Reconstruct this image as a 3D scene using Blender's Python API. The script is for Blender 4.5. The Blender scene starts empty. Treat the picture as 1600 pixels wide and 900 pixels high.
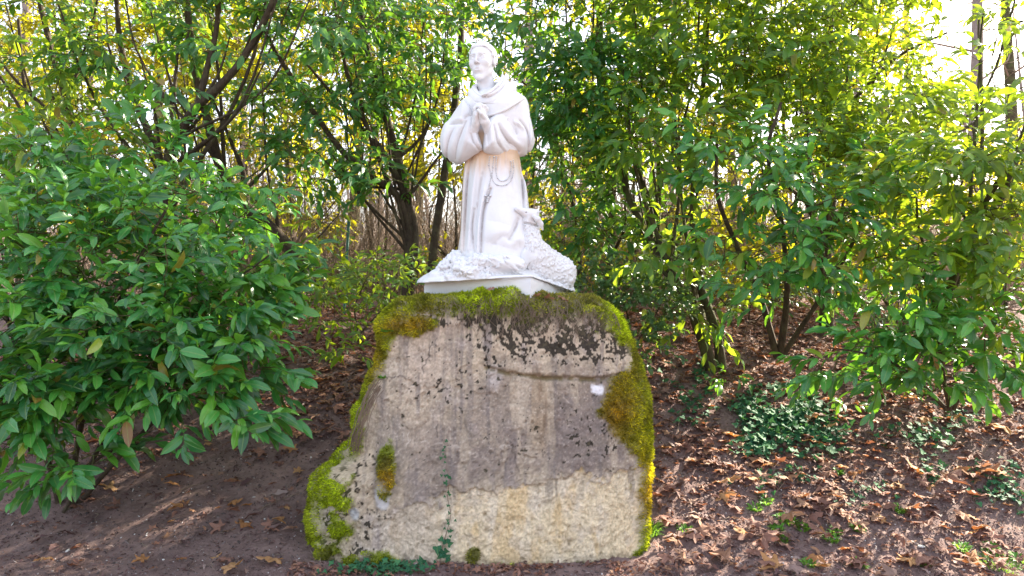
import bpy, math, random
import numpy as np
from mathutils import Vector, Matrix

random.seed(3)
rng = np.random.default_rng(11)
scene = bpy.context.scene
COL = scene.collection

# ------------------------------------------------------------------ camera
CAM_Y, CAM_Z, FOC = -4.1, 1.6, 1155.0          # metres, metres, focal length in photo pixels
cam_data = bpy.data.cameras.new('camera')
cam_data.sensor_width = 36.0
cam_data.lens = FOC / 1600.0 * 36.0
cam_data.shift_y = -20.0 / 1600.0
cam_data.clip_start = 0.05
cam_data.clip_end = 1500.0
cam = bpy.data.objects.new('camera', cam_data)
COL.objects.link(cam)
cam.location = (0, CAM_Y, CAM_Z)
cam.rotation_euler = (math.radians(90), 0, 0)
scene.camera = cam

# ------------------------------------------------------------------ light
SUN_EL, SUN_AZ = math.radians(32), math.radians(50)      # azimuth from +Y (away from the camera) towards +X (right)
world = bpy.data.worlds.new('World')
scene.world = world
world.use_nodes = True
nt = world.node_tree
nt.nodes.clear()
sky = nt.nodes.new('ShaderNodeTexSky')
sky.sky_type = 'NISHITA'
sky.sun_disc = False
sky.sun_elevation = SUN_EL
sky.sun_rotation = SUN_AZ
sky.altitude = 100
sky.air_density = 1.0
sky.dust_density = 3.0
sky.ozone_density = 1.0
bg = nt.nodes.new('ShaderNodeBackground')
bg.inputs['Strength'].default_value = 0.15
wo = nt.nodes.new('ShaderNodeOutputWorld')
# thin white winter haze over the blue: half clear sky, half even milky veil
veil = nt.nodes.new('ShaderNodeMix')
veil.data_type = 'RGBA'
veil.inputs[0].default_value = 0.55
veil.inputs[7].default_value = (2.3, 2.2, 2.25, 1)
nt.links.new(sky.outputs[0], veil.inputs[6])
nt.links.new(veil.outputs[2], bg.inputs[0])
nt.links.new(bg.outputs[0], wo.inputs[0])

sun_data = bpy.data.lights.new('sun', 'SUN')
sun_data.energy = 5.0
sun_data.angle = math.radians(0.6)
sun_data.color = (1.0, 0.90, 0.74)
sun = bpy.data.objects.new('sun', sun_data)
COL.objects.link(sun)
sdir = Vector((math.sin(SUN_AZ) * math.cos(SUN_EL), math.cos(SUN_AZ) * math.cos(SUN_EL), math.sin(SUN_EL)))
sun.rotation_euler = sdir.to_track_quat('Z', 'Y').to_euler()
sun.location = (20, 20, 20)

scene.view_settings.view_transform = 'Standard'
scene.view_settings.look = 'None'
scene.view_settings.exposure = 2.45
scene.view_settings.gamma = 1.0
scene.render.engine = 'CYCLES'
scene.cycles.max_bounces = 8
scene.cycles.diffuse_bounces = 4
scene.cycles.transmission_bounces = 5
scene.cycles.transparent_max_bounces = 6
scene.cycles.use_denoising = True
scene.cycles.sample_clamp_indirect = 8.0


# ------------------------------------------------------------------ numeric helpers
def P(px, py, d):
    """point seen at photo pixel (px, py) at depth d metres from the camera"""
    return np.array(((px - 800.0) / FOC * d, d + CAM_Y, CAM_Z - (py - 430.0) / FOC * d))


def _hash(ix, iy, iz, seed):
    h = (ix.astype(np.int64) * 374761393 + iy.astype(np.int64) * 668265263 + iz.astype(np.int64) * 2147483647 + seed * 974711) & 0xFFFFFFFF
    h = ((h ^ (h >> 13)) * 1274126177) & 0xFFFFFFFF
    h = ((h ^ (h >> 16)) * 2246822519) & 0xFFFFFFFF
    return ((h ^ (h >> 15)) & 0xFFFFFF).astype(np.float64) / 0xFFFFFF


def vnoise(x, y, z, seed=0):
    x, y, z = np.broadcast_arrays(np.asarray(x, float), np.asarray(y, float), np.asarray(z, float))
    fx, fy, fz = np.floor(x), np.floor(y), np.floor(z)
    tx, ty, tz = x - fx, y - fy, z - fz
    tx, ty, tz = [t * t * (3 - 2 * t) for t in (tx, ty, tz)]
    out = 0
    for dx in (0, 1):
        for dy in (0, 1):
            for dz in (0, 1):
                w = (tx if dx else 1 - tx) * (ty if dy else 1 - ty) * (tz if dz else 1 - tz)
                out = out + w * _hash(fx + dx, fy + dy, fz + dz, seed)
    return out * 2 - 1


def fbm(x, y, z, octaves=4, seed=0, gain=0.5):
    s, a, f, n = 0, 1.0, 1.0, 0
    for o in range(octaves):
        s = s + a * vnoise(x * f, y * f, z * f, seed + o * 17)
        n += a
        a *= gain
        f *= 2.03
    return s / n


def sstep(a, b, x):
    t = np.clip((x - a) / (b - a), 0, 1)
    return t * t * (3 - 2 * t)


def unit(v):
    return v / np.maximum(np.linalg.norm(v, axis=-1, keepdims=True), 1e-9)


GD = np.array([-30, 2.0, 3.9, 4.15, 4.5, 5.0, 5.6, 6.3, 7.5, 9.0, 12, 20, 40, 80, 400.])
GZ = np.array([0.0, 0.0, 0.0, 0.03, 0.16, 0.38, 0.66, 0.92, 1.16, 1.26, 1.32, 1.42, 1.5, 1.55, 1.57])


def ground_z(x, y):
    x = np.asarray(x, float)
    y = np.asarray(y, float)
    d = y - CAM_Y
    z = np.interp(d, GD, GZ)
    near = sstep(1.5, 3.5, d)
    z = z + near * 0.05 * fbm(x * 0.7, y * 0.7, 3.1, 2, 5) + 0.014 * fbm(x * 3, y * 3, 1.7, 2, 9)
    return z - 0.02


# ------------------------------------------------------------------ mesh helpers
def mesh_np(name, V, faces, mat=None, uv=None, col=None, smooth=True, mats=None, fmat=None):
    V = np.ascontiguousarray(V, dtype=np.float32)
    if not isinstance(faces, (list, tuple)):
        faces = [faces]
    faces = [np.asarray(f, dtype=np.int32) for f in faces if len(f)]
    me = bpy.data.meshes.new(name)
    me.vertices.add(len(V))
    me.vertices.foreach_set('co', V.ravel())
    loops = np.concatenate([f.ravel() for f in faces])
    sizes = np.concatenate([np.full(len(f), f.shape[1], np.int32) for f in faces])
    starts = np.concatenate(([0], np.cumsum(sizes)[:-1])).astype(np.int32)
    me.loops.add(len(loops))
    me.loops.foreach_set('vertex_index', loops)
    me.polygons.add(len(sizes))
    me.polygons.foreach_set('loop_start', starts)
    me.polygons.foreach_set('use_smooth', np.full(len(sizes), smooth, bool))
    if mats:
        for m in mats:
            me.materials.append(m)
        me.polygons.foreach_set('material_index', np.asarray(fmat, np.int32))
    elif mat is not None:
        me.materials.append(mat)
    if uv is not None:
        l = me.uv_layers.new(name='UVMap')
        l.data.foreach_set('uv', np.ascontiguousarray(uv[loops], dtype=np.float32).ravel())
    if col is not None:
        a = me.color_attributes.new('tint', 'FLOAT_COLOR', 'POINT')
        c = np.ones((len(V), 4), np.float32)
        c[:, :3] = col
        a.data.foreach_set('color', c.ravel())
    me.update(calc_edges=True)
    return me


def link(name, data, parent=None, loc=None):
    o = bpy.data.objects.new(name, data)
    COL.objects.link(o)
    if parent is not None:
        o.parent = parent
    if loc is not None:
        o.location = loc
    return o


def tag(o, label=None, cat=None, group=None, kind=None):
    if label:
        o['label'] = label
    if cat:
        o['category'] = cat
    if group:
        o['group'] = group
    if kind:
        o['kind'] = kind
    return o


def thing(name, label, cat, loc=(0, 0, 0), group=None):
    return tag(link(name, None, None, tuple(float(v) for v in loc)), label, cat, group)


def stamp(T, TF, Tuv, pos, ax, ay, az, sx, sy=None, sz=None):
    """copy template T (V,3) to every pos with axes ax, ay, az and sizes: big arrays of verts, faces, uv"""
    n = len(pos)
    sx = np.broadcast_to(sx, (n,))
    sy = sx if sy is None else np.broadcast_to(sy, (n,))
    sz = sx if sz is None else np.broadcast_to(sz, (n,))
    V = (pos[:, None, :] + T[None, :, 0:1] * (ax * sx[:, None])[:, None, :]
         + T[None, :, 1:2] * (ay * sy[:, None])[:, None, :] + T[None, :, 2:3] * (az * sz[:, None])[:, None, :])
    off = (np.arange(n) * len(T))[:, None, None]
    F = (TF[None] + off).reshape(-1, TF.shape[1])
    uv = np.tile(Tuv, (n, 1)) if Tuv is not None else None
    return V.reshape(-1, 3), F, uv


def smooth_path(pts, n=6):
    """Catmull-Rom through pts (k, c)"""
    p = np.asarray(pts, float)
    if len(p) < 3:
        t = np.linspace(0, 1, n + 1)[:, None]
        return p[0] * (1 - t) + p[-1] * t
    q = np.vstack([2 * p[0] - p[1], p, 2 * p[-1] - p[-2]])
    out = []
    for i in range(1, len(q) - 2):
        for s in range(n):
            t = s / n
            out.append(0.5 * ((2 * q[i]) + (-q[i - 1] + q[i + 1]) * t + (2 * q[i - 1] - 5 * q[i] + 4 * q[i + 1] - q[i + 2]) * t * t
                              + (-q[i - 1] + 3 * q[i] - 3 * q[i + 1] + q[i + 2]) * t ** 3))
    out.append(p[-1])
    return np.array(out)


def tube(path, rad, sides=7, bump=0.0, cap=True):
    """path (n,3), rad (n,) -> verts, quads"""
    p = np.asarray(path, float)
    n = len(p)
    rad = np.broadcast_to(rad, (n,)).astype(float)
    t = np.gradient(p, axis=0)
    t = unit(t)
    ref = np.array([0.31, 0.17, 0.93])
    if abs(np.mean(t @ ref)) > 0.9:
        ref = np.array([1.0, 0.1, 0.0])
    a = unit(np.cross(t, ref))
    b = np.cross(t, a)
    th = np.linspace(0, 2 * math.pi, sides, endpoint=False)
    ring = np.cos(th)[None, :, None] * a[:, None, :] + np.sin(th)[None, :, None] * b[:, None, :]
    r = rad[:, None] * np.ones(sides)[None]
    if bump:
        q = p[:, None, :] + ring * rad[:, None, None]
        r = r * (1 + bump * fbm(q[..., 0] * 14, q[..., 1] * 14, q[..., 2] * 7, 2, 3))
    V = p[:, None, :] + ring * r[..., None]
    i = np.arange(n - 1)[:, None] * sides
    j = np.arange(sides)[None]
    k = (j + 1) % sides
    F = np.stack([i + j, i + k, i + sides + k, i + sides + j], -1).reshape(-1, 4)
    V = V.reshape(-1, 3)
    uv = np.stack(np.broadcast_arrays(th[None] / (2 * math.pi), np.linspace(0, 1, n)[:, None]), -1).reshape(-1, 2)
    return V, F, uv


def thin_tubes(A, B, ra, rb, sides=3, mid=None):
    """many straight (or once-bent) twigs at once: A, B (n,3)"""
    n = len(A)
    pts = [A, B] if mid is None else [A, mid, B]
    rs = [ra, rb] if mid is None else [ra, (np.asarray(ra) + rb) / 2, rb]
    t = unit(B - A)
    ref = np.where(np.abs(t[:, 2:3]) > 0.9, np.array([[1.0, 0, 0]]), np.array([[0, 0, 1.0]]))
    a = unit(np.cross(t, ref))
    b = np.cross(t, a)
    rings = []
    for q, r in zip(pts, rs):
        r = np.broadcast_to(r, (n,))
        for s in range(sides):
            th = 2 * math.pi * s / sides
            rings.append(q + (a * math.cos(th) + b * math.sin(th)) * r[:, None])
    V = np.stack(rings, 1).reshape(-1, 3)
    m = len(pts) * sides
    base = []
    for k in range(len(pts) - 1):
        for s in range(sides):
            s2 = (s + 1) % sides
            base.append([k * sides + s, k * sides + s2, (k + 1) * sides + s2, (k + 1) * sides + s])
    F = (np.array(base)[None] + (np.arange(n) * m)[:, None, None]).reshape(-1, 4)
    return V, F


def merge(parts):
    Vs, Fs, off = [], [], 0
    for V, F in parts:
        Vs.append(V)
        Fs.append(F + off)
        off += len(V)
    return np.vstack(Vs), np.vstack(Fs)


# ------------------------------------------------------------------ materials
class NT:
    def __init__(self, name):
        self.m = bpy.data.materials.new(name)
        self.m.use_nodes = True
        self.t = self.m.node_tree
        self.t.nodes.clear()
        self.out = self.n('ShaderNodeOutputMaterial')

    def n(self, typ, **kw):
        nd = self.t.nodes.new(typ)
        for k, v in kw.items():
            if k.startswith('i_'):
                nd.inputs[k[2:].replace('_', ' ')].default_value = v
            else:
                setattr(nd, k, v)
        return nd

    def l(self, a, b):
        self.t.links.new(a, b)

    def ramp(self, fac, stops, interp='LINEAR'):
        r = self.n('ShaderNodeValToRGB')
        r.color_ramp.interpolation = interp
        e = r.color_ramp.elements
        while len(e) < len(stops):
            e.new(0.5)
        for el, (p, c) in zip(e, stops):
            el.position = p
            el.color = (*c, 1)
        self.l(fac, r.inputs[0])
        return r.outputs[0]

    def noise(self, scale, detail=4, rough=0.6, coord='Object', dist=0.0):
        tc = self.n('ShaderNodeTexCoord')
        n = self.n('ShaderNodeTexNoise')
        n.inputs['Scale'].default_value = scale
        n.inputs['Detail'].default_value = detail
        n.inputs['Roughness'].default_value = rough
        n.inputs['Distortion'].default_value = dist
        self.l(tc.outputs[coord], n.inputs['Vector'])
        return n.outputs[0]

    def mix(self, fac, a, b, blend='MIX'):
        m = self.n('ShaderNodeMix', data_type='RGBA', blend_type=blend)
        for v, s in ((fac, m.inputs[0]), (a, m.inputs[6]), (b, m.inputs[7])):
            if isinstance(v, (int, float)):
                s.default_value = v
            elif isinstance(v, tuple):
                s.default_value = (*v, 1)
            else:
                self.l(v, s)
        return m.outputs[2]

    def math(self, op, a, b=0.0):
        m = self.n('ShaderNodeMath', operation=op)
        for v, s in ((a, m.inputs[0]), (b, m.inputs[1])):
            if isinstance(v, (int, float)):
                s.default_value = v
            else:
                self.l(v, s)
        return m.outputs[0]

    def bump(self, h, strength, dist, prev=None):
        b = self.n('ShaderNodeBump')
        b.inputs['Strength'].default_value = strength
        b.inputs['Distance'].default_value = dist
        self.l(h, b.inputs['Height'])
        if prev is not None:
            self.l(prev, b.inputs['Normal'])
        return b.outputs[0]

    def principled(self, col, rough=0.6, normal=None, spec=0.5):
        p = self.n('ShaderNodeBsdfPrincipled')
        for v, s in ((col, p.inputs['Base Color']), (rough, p.inputs['Roughness'])):
            if isinstance(v, (int, float)):
                s.default_value = v
            elif isinstance(v, tuple):
                s.default_value = (*v, 1)
            else:
                self.l(v, s)
        p.inputs['Specular IOR Level'].default_value = spec
        if normal is not None:
            self.l(normal, p.inputs['Normal'])
        return p.outputs[0]

    def finish(self, sh):
        self.l(sh, self.out.inputs[0])
        return self.m


def leaf_mat(name, stops, trans, tfac=0.4, rough=0.38, vein=0.5, spec=0.5):
    """stops: colour ramp over a random number per leaf; trans: colour of light that comes through"""
    n = NT(name)
    geo = n.n('ShaderNodeNewGeometry')
    oi = n.n('ShaderNodeObjectInfo')
    r = n.math('FRACT', n.math('ADD', geo.outputs['Random Per Island'], oi.outputs['Random']))
    col = n.ramp(r, stops)
    uv = n.n('ShaderNodeUVMap')
    sep = n.n('ShaderNodeSeparateXYZ')
    n.l(uv.outputs[0], sep.inputs[0])
    ax = n.math('ABSOLUTE', n.math('SUBTRACT', sep.outputs[0], 0.5))
    mid = n.math('SUBTRACT', 1.0, n.math('MINIMUM', n.math('MULTIPLY', ax, 22.0), 1.0))
    # side veins: slanted stripes
    sl = n.math('SINE', n.math('MULTIPLY', n.math('SUBTRACT', sep.outputs[1], n.math('MULTIPLY', ax, 0.35)), 62.0))
    col = n.mix(n.math('MULTIPLY', mid, vein), col, (0.30, 0.42, 0.10))
    blot = n.noise(18, 3, 0.6)
    col = n.mix(n.math('MULTIPLY', n.math('SUBTRACT', blot, 0.35), 0.5), col, n.mix(1.0, col, (0.62, 0.75, 0.45), 'MULTIPLY'))
    bmp = n.bump(n.math('ADD', n.math('MULTIPLY', sl, 0.12), n.math('MULTIPLY', mid, -1.0)), 0.5, 0.002)
    ru = n.math('ADD', rough - 0.08, n.math('MULTIPLY', blot, 0.2))
    p = n.principled(col, ru, bmp, spec)
    t = n.n('ShaderNodeBsdfTranslucent')
    tc = n.mix(r, trans, tuple(c * 0.6 for c in trans))
    tc = n.mix(n.math('MULTIPLY', mid, 0.5), tc, (0.1, 0.14, 0.02))
    n.l(tc, t.inputs[0])
    n.l(bmp, t.inputs[1])
    mx = n.n('ShaderNodeMixShader')
    mx.inputs[0].default_value = tfac
    n.l(p, mx.inputs[1])
    n.l(t.outputs[0], mx.inputs[2])
    return n.finish(mx.outputs[0])


def bark_mat(name, c1, c2, c3, scale=9):
    n = NT(name)
    a = n.noise(scale, 6, 0.7)
    b = n.noise(scale * 5, 4, 0.7)
    tc = n.n('ShaderNodeTexCoord')
    mp = n.n('ShaderNodeMapping')
    mp.inputs['Scale'].default_value = (60, 60, 9)
    n.l(tc.outputs['Object'], mp.inputs[0])
    st = n.n('ShaderNodeTexNoise')
    st.inputs['Scale'].default_value = 1.0
    st.inputs['Detail'].default_value = 5
    n.l(mp.outputs[0], st.inputs['Vector'])
    col = n.ramp(a, [(0.3, c1), (0.5, c2), (0.68, c3)])
    col = n.mix(n.math('MULTIPLY', b, 0.6), col, tuple(x * 0.45 for x in c1))
    bm = n.bump(st.outputs[0], 0.9, 0.02, n.bump(b, 0.6, 0.01))
    return n.finish(n.principled(col, 0.9, bm, 0.2))


M = {}
M['laurel'] = leaf_mat('laurel_leaf', [(0.0, (0.010, 0.062, 0.022)), (0.4, (0.016, 0.110, 0.030)), (0.75, (0.034, 0.170, 0.034)), (0.96, (0.085, 0.26, 0.025)), (0.985, (0.30, 0.26, 0.03)), (1.0, (0.22, 0.09, 0.03))],
                       (0.30, 0.60, 0.03), 0.30, 0.33, 0.5, 0.55)
M['laurel_near'] = leaf_mat('laurel_leaf_glossy', [(0.0, (0.008, 0.055, 0.022)), (0.35, (0.024, 0.160, 0.042)), (0.7, (0.055, 0.250, 0.045)), (0.965, (0.13, 0.36, 0.03)), (0.985, (0.30, 0.26, 0.03)), (1.0, (0.22, 0.10, 0.03))],
                       (0.30, 0.65, 0.03), 0.28, 0.29, 0.6, 0.6)
M['laurel_mid'] = leaf_mat('laurel_leaf_light', [(0.0, (0.008, 0.040, 0.014)), (0.45, (0.026, 0.120, 0.024)), (0.88, (0.085, 0.23, 0.022)), (0.975, (0.14, 0.28, 0.02)), (1.0, (0.36, 0.12, 0.04))],
                           (0.60, 0.80, 0.03), 0.42, 0.38, 0.5, 0.5)
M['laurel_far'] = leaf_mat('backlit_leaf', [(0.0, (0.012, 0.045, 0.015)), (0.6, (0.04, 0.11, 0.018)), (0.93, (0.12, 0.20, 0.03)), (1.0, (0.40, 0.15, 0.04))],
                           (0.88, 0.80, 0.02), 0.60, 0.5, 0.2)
M['dark_shrub'] = leaf_mat('dark_shrub_leaf', [(0.0, (0.018, 0.065, 0.032)), (0.7, (0.03, 0.10, 0.04)), (0.95, (0.07, 0.16, 0.04)), (1.0, (0.42, 0.36, 0.04))],
                           (0.30, 0.5, 0.05), 0.28, 0.3)
M['ivy'] = leaf_mat('ivy_leaf', [(0.0, (0.020, 0.085, 0.050)), (0.6, (0.035, 0.13, 0.065)), (1.0, (0.06, 0.19, 0.08))], (0.15, 0.4, 0.08), 0.2, 0.62, 0.35, 0.15)
M['fresh_green'] = leaf_mat('fresh_green_leaf', [(0.0, (0.08, 0.26, 0.03)), (1.0, (0.16, 0.40, 0.04))], (0.4, 0.7, 0.05), 0.35, 0.5, 0.2)
M['bark_dark'] = bark_mat('laurel_bark', (0.045, 0.034, 0.026), (0.085, 0.062, 0.042), (0.13, 0.12, 0.07))
M['bark_mossy'] = bark_mat('mossy_bark', (0.05, 0.04, 0.026), (0.10, 0.085, 0.045), (0.13, 0.16, 0.05))
M['bark_pale'] = bark_mat('pale_bark', (0.22, 0.18, 0.16), (0.32, 0.26, 0.23), (0.42, 0.36, 0.32), 4)
M['twig'] = bark_mat('twig_bark', (0.10, 0.08, 0.04), (0.13, 0.12, 0.05), (0.12, 0.17, 0.05), 20)
M['twig_dry'] = bark_mat('dry_twig', (0.20, 0.14, 0.10), (0.32, 0.24, 0.18), (0.42, 0.34, 0.26), 12)


def dry_leaf_mat(name, stops, spec=0.25):
    n = NT(name)
    geo = n.n('ShaderNodeNewGeometry')
    oi = n.n('ShaderNodeObjectInfo')
    r = n.math('FRACT', n.math('ADD', geo.outputs['Random Per Island'], oi.outputs['Random']))
    col = n.ramp(r, stops)
    b = n.noise(28, 4, 0.65)
    col = n.mix(n.math('MULTIPLY', b, 0.75), col, n.mix(1.0, col, (0.45, 0.38, 0.36), 'MULTIPLY'))
    p = n.principled(col, 0.75, n.bump(b, 0.5, 0.004), spec)
    t = n.n('ShaderNodeBsdfTranslucent')
    n.l(n.mix(1.0, col, (1.3, 0.9, 0.5), 'MULTIPLY'), t.inputs[0])
    mx = n.n('ShaderNodeMixShader')
    mx.inputs[0].default_value = 0.22
    n.l(p, mx.inputs[1])
    n.l(t.outputs[0], mx.inputs[2])
    return n.finish(mx.outputs[0])


M['dry_orange'] = dry_leaf_mat('dry_orange_leaf', [(0, (0.42, 0.20, 0.085)), (0.5, (0.52, 0.28, 0.12)), (1, (0.56, 0.36, 0.19))])
M['dry_brown'] = dry_leaf_mat('dry_brown_leaf', [(0, (0.17, 0.09, 0.075)), (0.3, (0.27, 0.145, 0.11)), (0.6, (0.36, 0.20, 0.15)), (0.85, (0.42, 0.24, 0.14)), (1, (0.36, 0.27, 0.25))])
M['dry_purple'] = dry_leaf_mat('dry_purple_leaf', [(0, (0.10, 0.06, 0.06)), (0.45, (0.19, 0.11, 0.11)), (0.8, (0.30, 0.21, 0.19)), (1, (0.45, 0.38, 0.36))])
# ================================================================== the statue (carved volumes -> surface nets)
def surface_nets(F, org, h):
    S = F < 0
    c = np.zeros(tuple(s - 1 for s in F.shape), np.int8)
    cor = [(a, b, e) for a in (0, 1) for b in (0, 1) for e in (0, 1)]
    for a, b, e in cor:
        c += S[a:S.shape[0] - 1 + a, b:S.shape[1] - 1 + b, e:S.shape[2] - 1 + e]
    act = (c > 0) & (c < 8)
    idx = np.full(act.shape, -1, np.int64)
    ii = np.argwhere(act)
    idx[act] = np.arange(len(ii))
    pos = np.zeros((len(ii), 3))
    cnt = np.zeros(len(ii))
    for a in cor:
        for ax in range(3):
            if a[ax]:
                continue
            b = list(a)
            b[ax] = 1
            pa, pb = ii + np.array(a), ii + np.array(b)
            fa = F[pa[:, 0], pa[:, 1], pa[:, 2]]
            fb = F[pb[:, 0], pb[:, 1], pb[:, 2]]
            m = (fa < 0) != (fb < 0)
            t = np.where(m, fa / np.where(fa == fb, 1, fa - fb), 0)
            q = np.array(a)[None] + np.zeros((len(ii), 3))
            q[:, ax] += t
            pos += q * m[:, None]
            cnt += m
    V = np.asarray(org) + h * (ii + pos / cnt[:, None])
    quads = []
    for ax in range(3):
        o1, o2 = [(1, 2), (2, 0), (0, 1)][ax]
        sl0 = [slice(None)] * 3
        sl1 = [slice(None)] * 3
        sl0[ax] = slice(0, -1)
        sl1[ax] = slice(1, None)
        ch = S[tuple(sl0)] != S[tuple(sl1)]
        e = np.argwhere(ch)
        ok = (e[:, o1] > 0) & (e[:, o2] > 0) & (e[:, o1] < act.shape[o1]) & (e[:, o2] < act.shape[o2])
        e = e[ok]
        ins = S[e[:, 0], e[:, 1], e[:, 2]]

        def cell(d1, d2):
            q = e.copy()
            q[:, o1] -= d1
            q[:, o2] -= d2
            return idx[q[:, 0], q[:, 1], q[:, 2]]
        a, b, c2, d = cell(1, 1), cell(0, 1), cell(0, 0), cell(1, 0)
        q = np.stack([a, b, c2, d], 1)
        q[~ins] = q[~ins][:, ::-1]
        quads.append(q)
    return V, np.vstack(quads)


def smin(a, b, k):
    hh = np.clip(0.5 + 0.5 * (b - a) / k, 0, 1)
    return b * (1 - hh) + a * hh - k * hh * (1 - hh)


def smax(a, b, k):
    return -smin(-a, -b, k)


class Vol:
    """a block of space in which a distance field is carved"""
    def __init__(self, lo, hi, h):
        self.lo, self.h = np.array(lo, float), h
        n = np.ceil((np.array(hi) - self.lo) / h).astype(int) + 1
        self.X = (self.lo[0] + h * np.arange(n[0]))[:, None, None]
        self.Y = (self.lo[1] + h * np.arange(n[1]))[None, :, None]
        self.Z = (self.lo[2] + h * np.arange(n[2]))[None, None, :]
        self.shape = tuple(n)

    def ell(self, c, r, R=None):
        dx, dy, dz = self.X - c[0], self.Y - c[1], self.Z - c[2]
        if R is not None:
            dx, dy, dz = [R[i][0] * dx + R[i][1] * dy + R[i][2] * dz for i in range(3)]
        k = np.sqrt((dx / r[0]) ** 2 + (dy / r[1]) ** 2 + (dz / r[2]) ** 2)
        return (k - 1) * min(r)

    def cap(self, a, b, ra, rb=None):
        rb = ra if rb is None else rb
        a, b = np.asarray(a, float), np.asarray(b, float)
        d = b - a
        L = max(float(d @ d), 1e-9)
        px, py, pz = self.X - a[0], self.Y - a[1], self.Z - a[2]
        t = np.clip((px * d[0] + py * d[1] + pz * d[2]) / L, 0, 1)
        return np.sqrt((px - t * d[0]) ** 2 + (py - t * d[1]) ** 2 + (pz - t * d[2]) ** 2) - (ra + (rb - ra) * t)

    def chain(self, pts, rs, k=0.01):
        f = None
        for i in range(len(pts) - 1):
            g = self.cap(pts[i], pts[i + 1], rs[i], rs[i + 1])
            f = g if f is None else (smin(f, g, k) if k else np.minimum(f, g))
        return f

    def uv(self, d):
        """photo pixel coordinates of the (x, z) grid at depth d"""
        return 800 + self.X[:, 0, 0][:, None] * FOC / d, 430 + (CAM_Z - self.Z[0, 0, :][None, :]) * FOC / d

    def poly(self, pts, d, smooth=5):
        """signed distance in metres, positive inside, to the outline given in photo pixels"""
        p = np.asarray(pts, float)
        if smooth:
            p = smooth_path(np.vstack([p, p[:1]]), smooth)[:-1]
        u, v = self.uv(d)
        best = np.full(np.broadcast(u, v).shape, 1e9)
        inside = np.zeros(best.shape, bool)
        for i in range(len(p)):
            a, b = p[i], p[(i + 1) % len(p)]
            e = b - a
            t = np.clip(((u - a[0]) * e[0] + (v - a[1]) * e[1]) / max(e @ e, 1e-9), 0, 1)
            best = np.minimum(best, (u - a[0] - t * e[0]) ** 2 + (v - a[1] - t * e[1]) ** 2)
            cr = ((a[1] > v) != (b[1] > v)) & (u < (b[0] - a[0]) * (v - a[1]) / (b[1] - a[1] + 1e-12) + a[0])
            inside ^= cr
        r = np.sqrt(best) * d / FOC
        return np.where(inside, r, -r)

    def puff(self, dist, R, yc):
        """outline inflated to a body of half thickness R about the depth yc (2-D array or number)"""
        yc = yc[:, None, :] if isinstance(yc, np.ndarray) else yc
        return np.sqrt(np.maximum(R - dist, 0)[:, None, :] ** 2 + (self.Y - yc) ** 2) - R

    def folds(self, strokes, d):
        """relief in metres on the (x, z) grid from strokes (points px, width px, height m)"""
        u, v = self.uv(d)
        out = np.zeros(np.broadcast(u, v).shape)
        for pts, w, amp in strokes:
            p = smooth_path(np.asarray(pts, float), 4)
            best = np.full(out.shape, 1e9)
            tt = np.zeros(out.shape)
            for i in range(len(p) - 1):
                e = p[i + 1] - p[i]
                t = np.clip(((u - p[i][0]) * e[0] + (v - p[i][1]) * e[1]) / max(e @ e, 1e-9), 0, 1)
                q = (u - p[i][0] - t * e[0]) ** 2 + (v - p[i][1] - t * e[1]) ** 2
                m = q < best
                best = np.where(m, q, best)
                tt = np.where(m, (i + t) / (len(p) - 1), tt)
            out += amp * np.exp(-best / (w * w)) * (0.35 + 0.65 * np.sin(np.pi * np.clip(tt * 0.9 + 0.05, 0, 1)))
        return out[:, None, :]

    def loft(self, sl, d, cy):
        """sections (py, px_left, px_right, depth_front, depth_back)"""
        sl = np.array(sl, float)
        zz = CAM_Z - (sl[:, 0] - 430) * d / FOC
        o = np.argsort(zz)
        z = self.Z[0, 0, :]
        f = lambda k: np.interp(z, zz[o], sl[o, k])[None, None, :]
        xl, xr = (f(1) - 800) * d / FOC, (f(2) - 800) * d / FOC
        rx, cx = (xr - xl) / 2, (xr + xl) / 2
        dy = self.Y - cy
        ry = np.where(dy < 0, f(3), f(4))
        k = np.sqrt(((self.X - cx) / rx) ** 2 + (dy / ry) ** 2)
        g = (k - 1) * np.minimum(rx, ry)
        return np.maximum(g, np.maximum(self.Z - zz.max(), zz.min() - self.Z))

    def dab(self, g, c, r, k=.003, R=None, sub=False):
        """add (or cut) a small ellipsoid, touching only the cells near it; g is changed in place"""
        m = max(r) * 1.6 + k
        lo = np.maximum(((np.asarray(c) - m - self.lo) / self.h).astype(int), 0)
        hi = np.minimum(((np.asarray(c) + m - self.lo) / self.h).astype(int) + 2, self.shape)
        if (hi <= lo).any():
            return
        X, Y, Z = self.X[lo[0]:hi[0]] - c[0], self.Y[:, lo[1]:hi[1]] - c[1], self.Z[:, :, lo[2]:hi[2]] - c[2]
        if R is not None:
            X, Y, Z = [R[i][0] * X + R[i][1] * Y + R[i][2] * Z for i in range(3)]
        e = (np.sqrt((X / r[0]) ** 2 + (Y / r[1]) ** 2 + (Z / r[2]) ** 2) - 1) * min(r)
        sl = (slice(lo[0], hi[0]), slice(lo[1], hi[1]), slice(lo[2], hi[2]))
        g[sl] = smax(g[sl], -e, k) if sub else smin(g[sl], e, k)

    def full(self, g):
        return np.array(np.broadcast_to(g, self.shape), dtype=np.float64)

    def curls(self, g, n_, r, test, seed=1, k=.003, out=.35, long=1.5):
        """cover the surface of g with n_ small curls where test(points) holds"""
        rr = np.random.default_rng(seed)
        Vs, _ = self.mesh(g)
        Vs = Vs[test(Vs)]
        if not len(Vs):
            return g
        c0 = np.array([np.mean(Vs[:, 0]), np.mean(Vs[:, 1]), np.mean(Vs[:, 2])])
        keep, cell = [], set()
        for q in Vs[rr.permutation(len(Vs))]:
            kk = tuple(np.floor(q / (r * 1.5)).astype(int))
            if kk in cell:
                continue
            cell.add(kk)
            keep.append(q)
            if len(keep) >= n_:
                break
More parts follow.
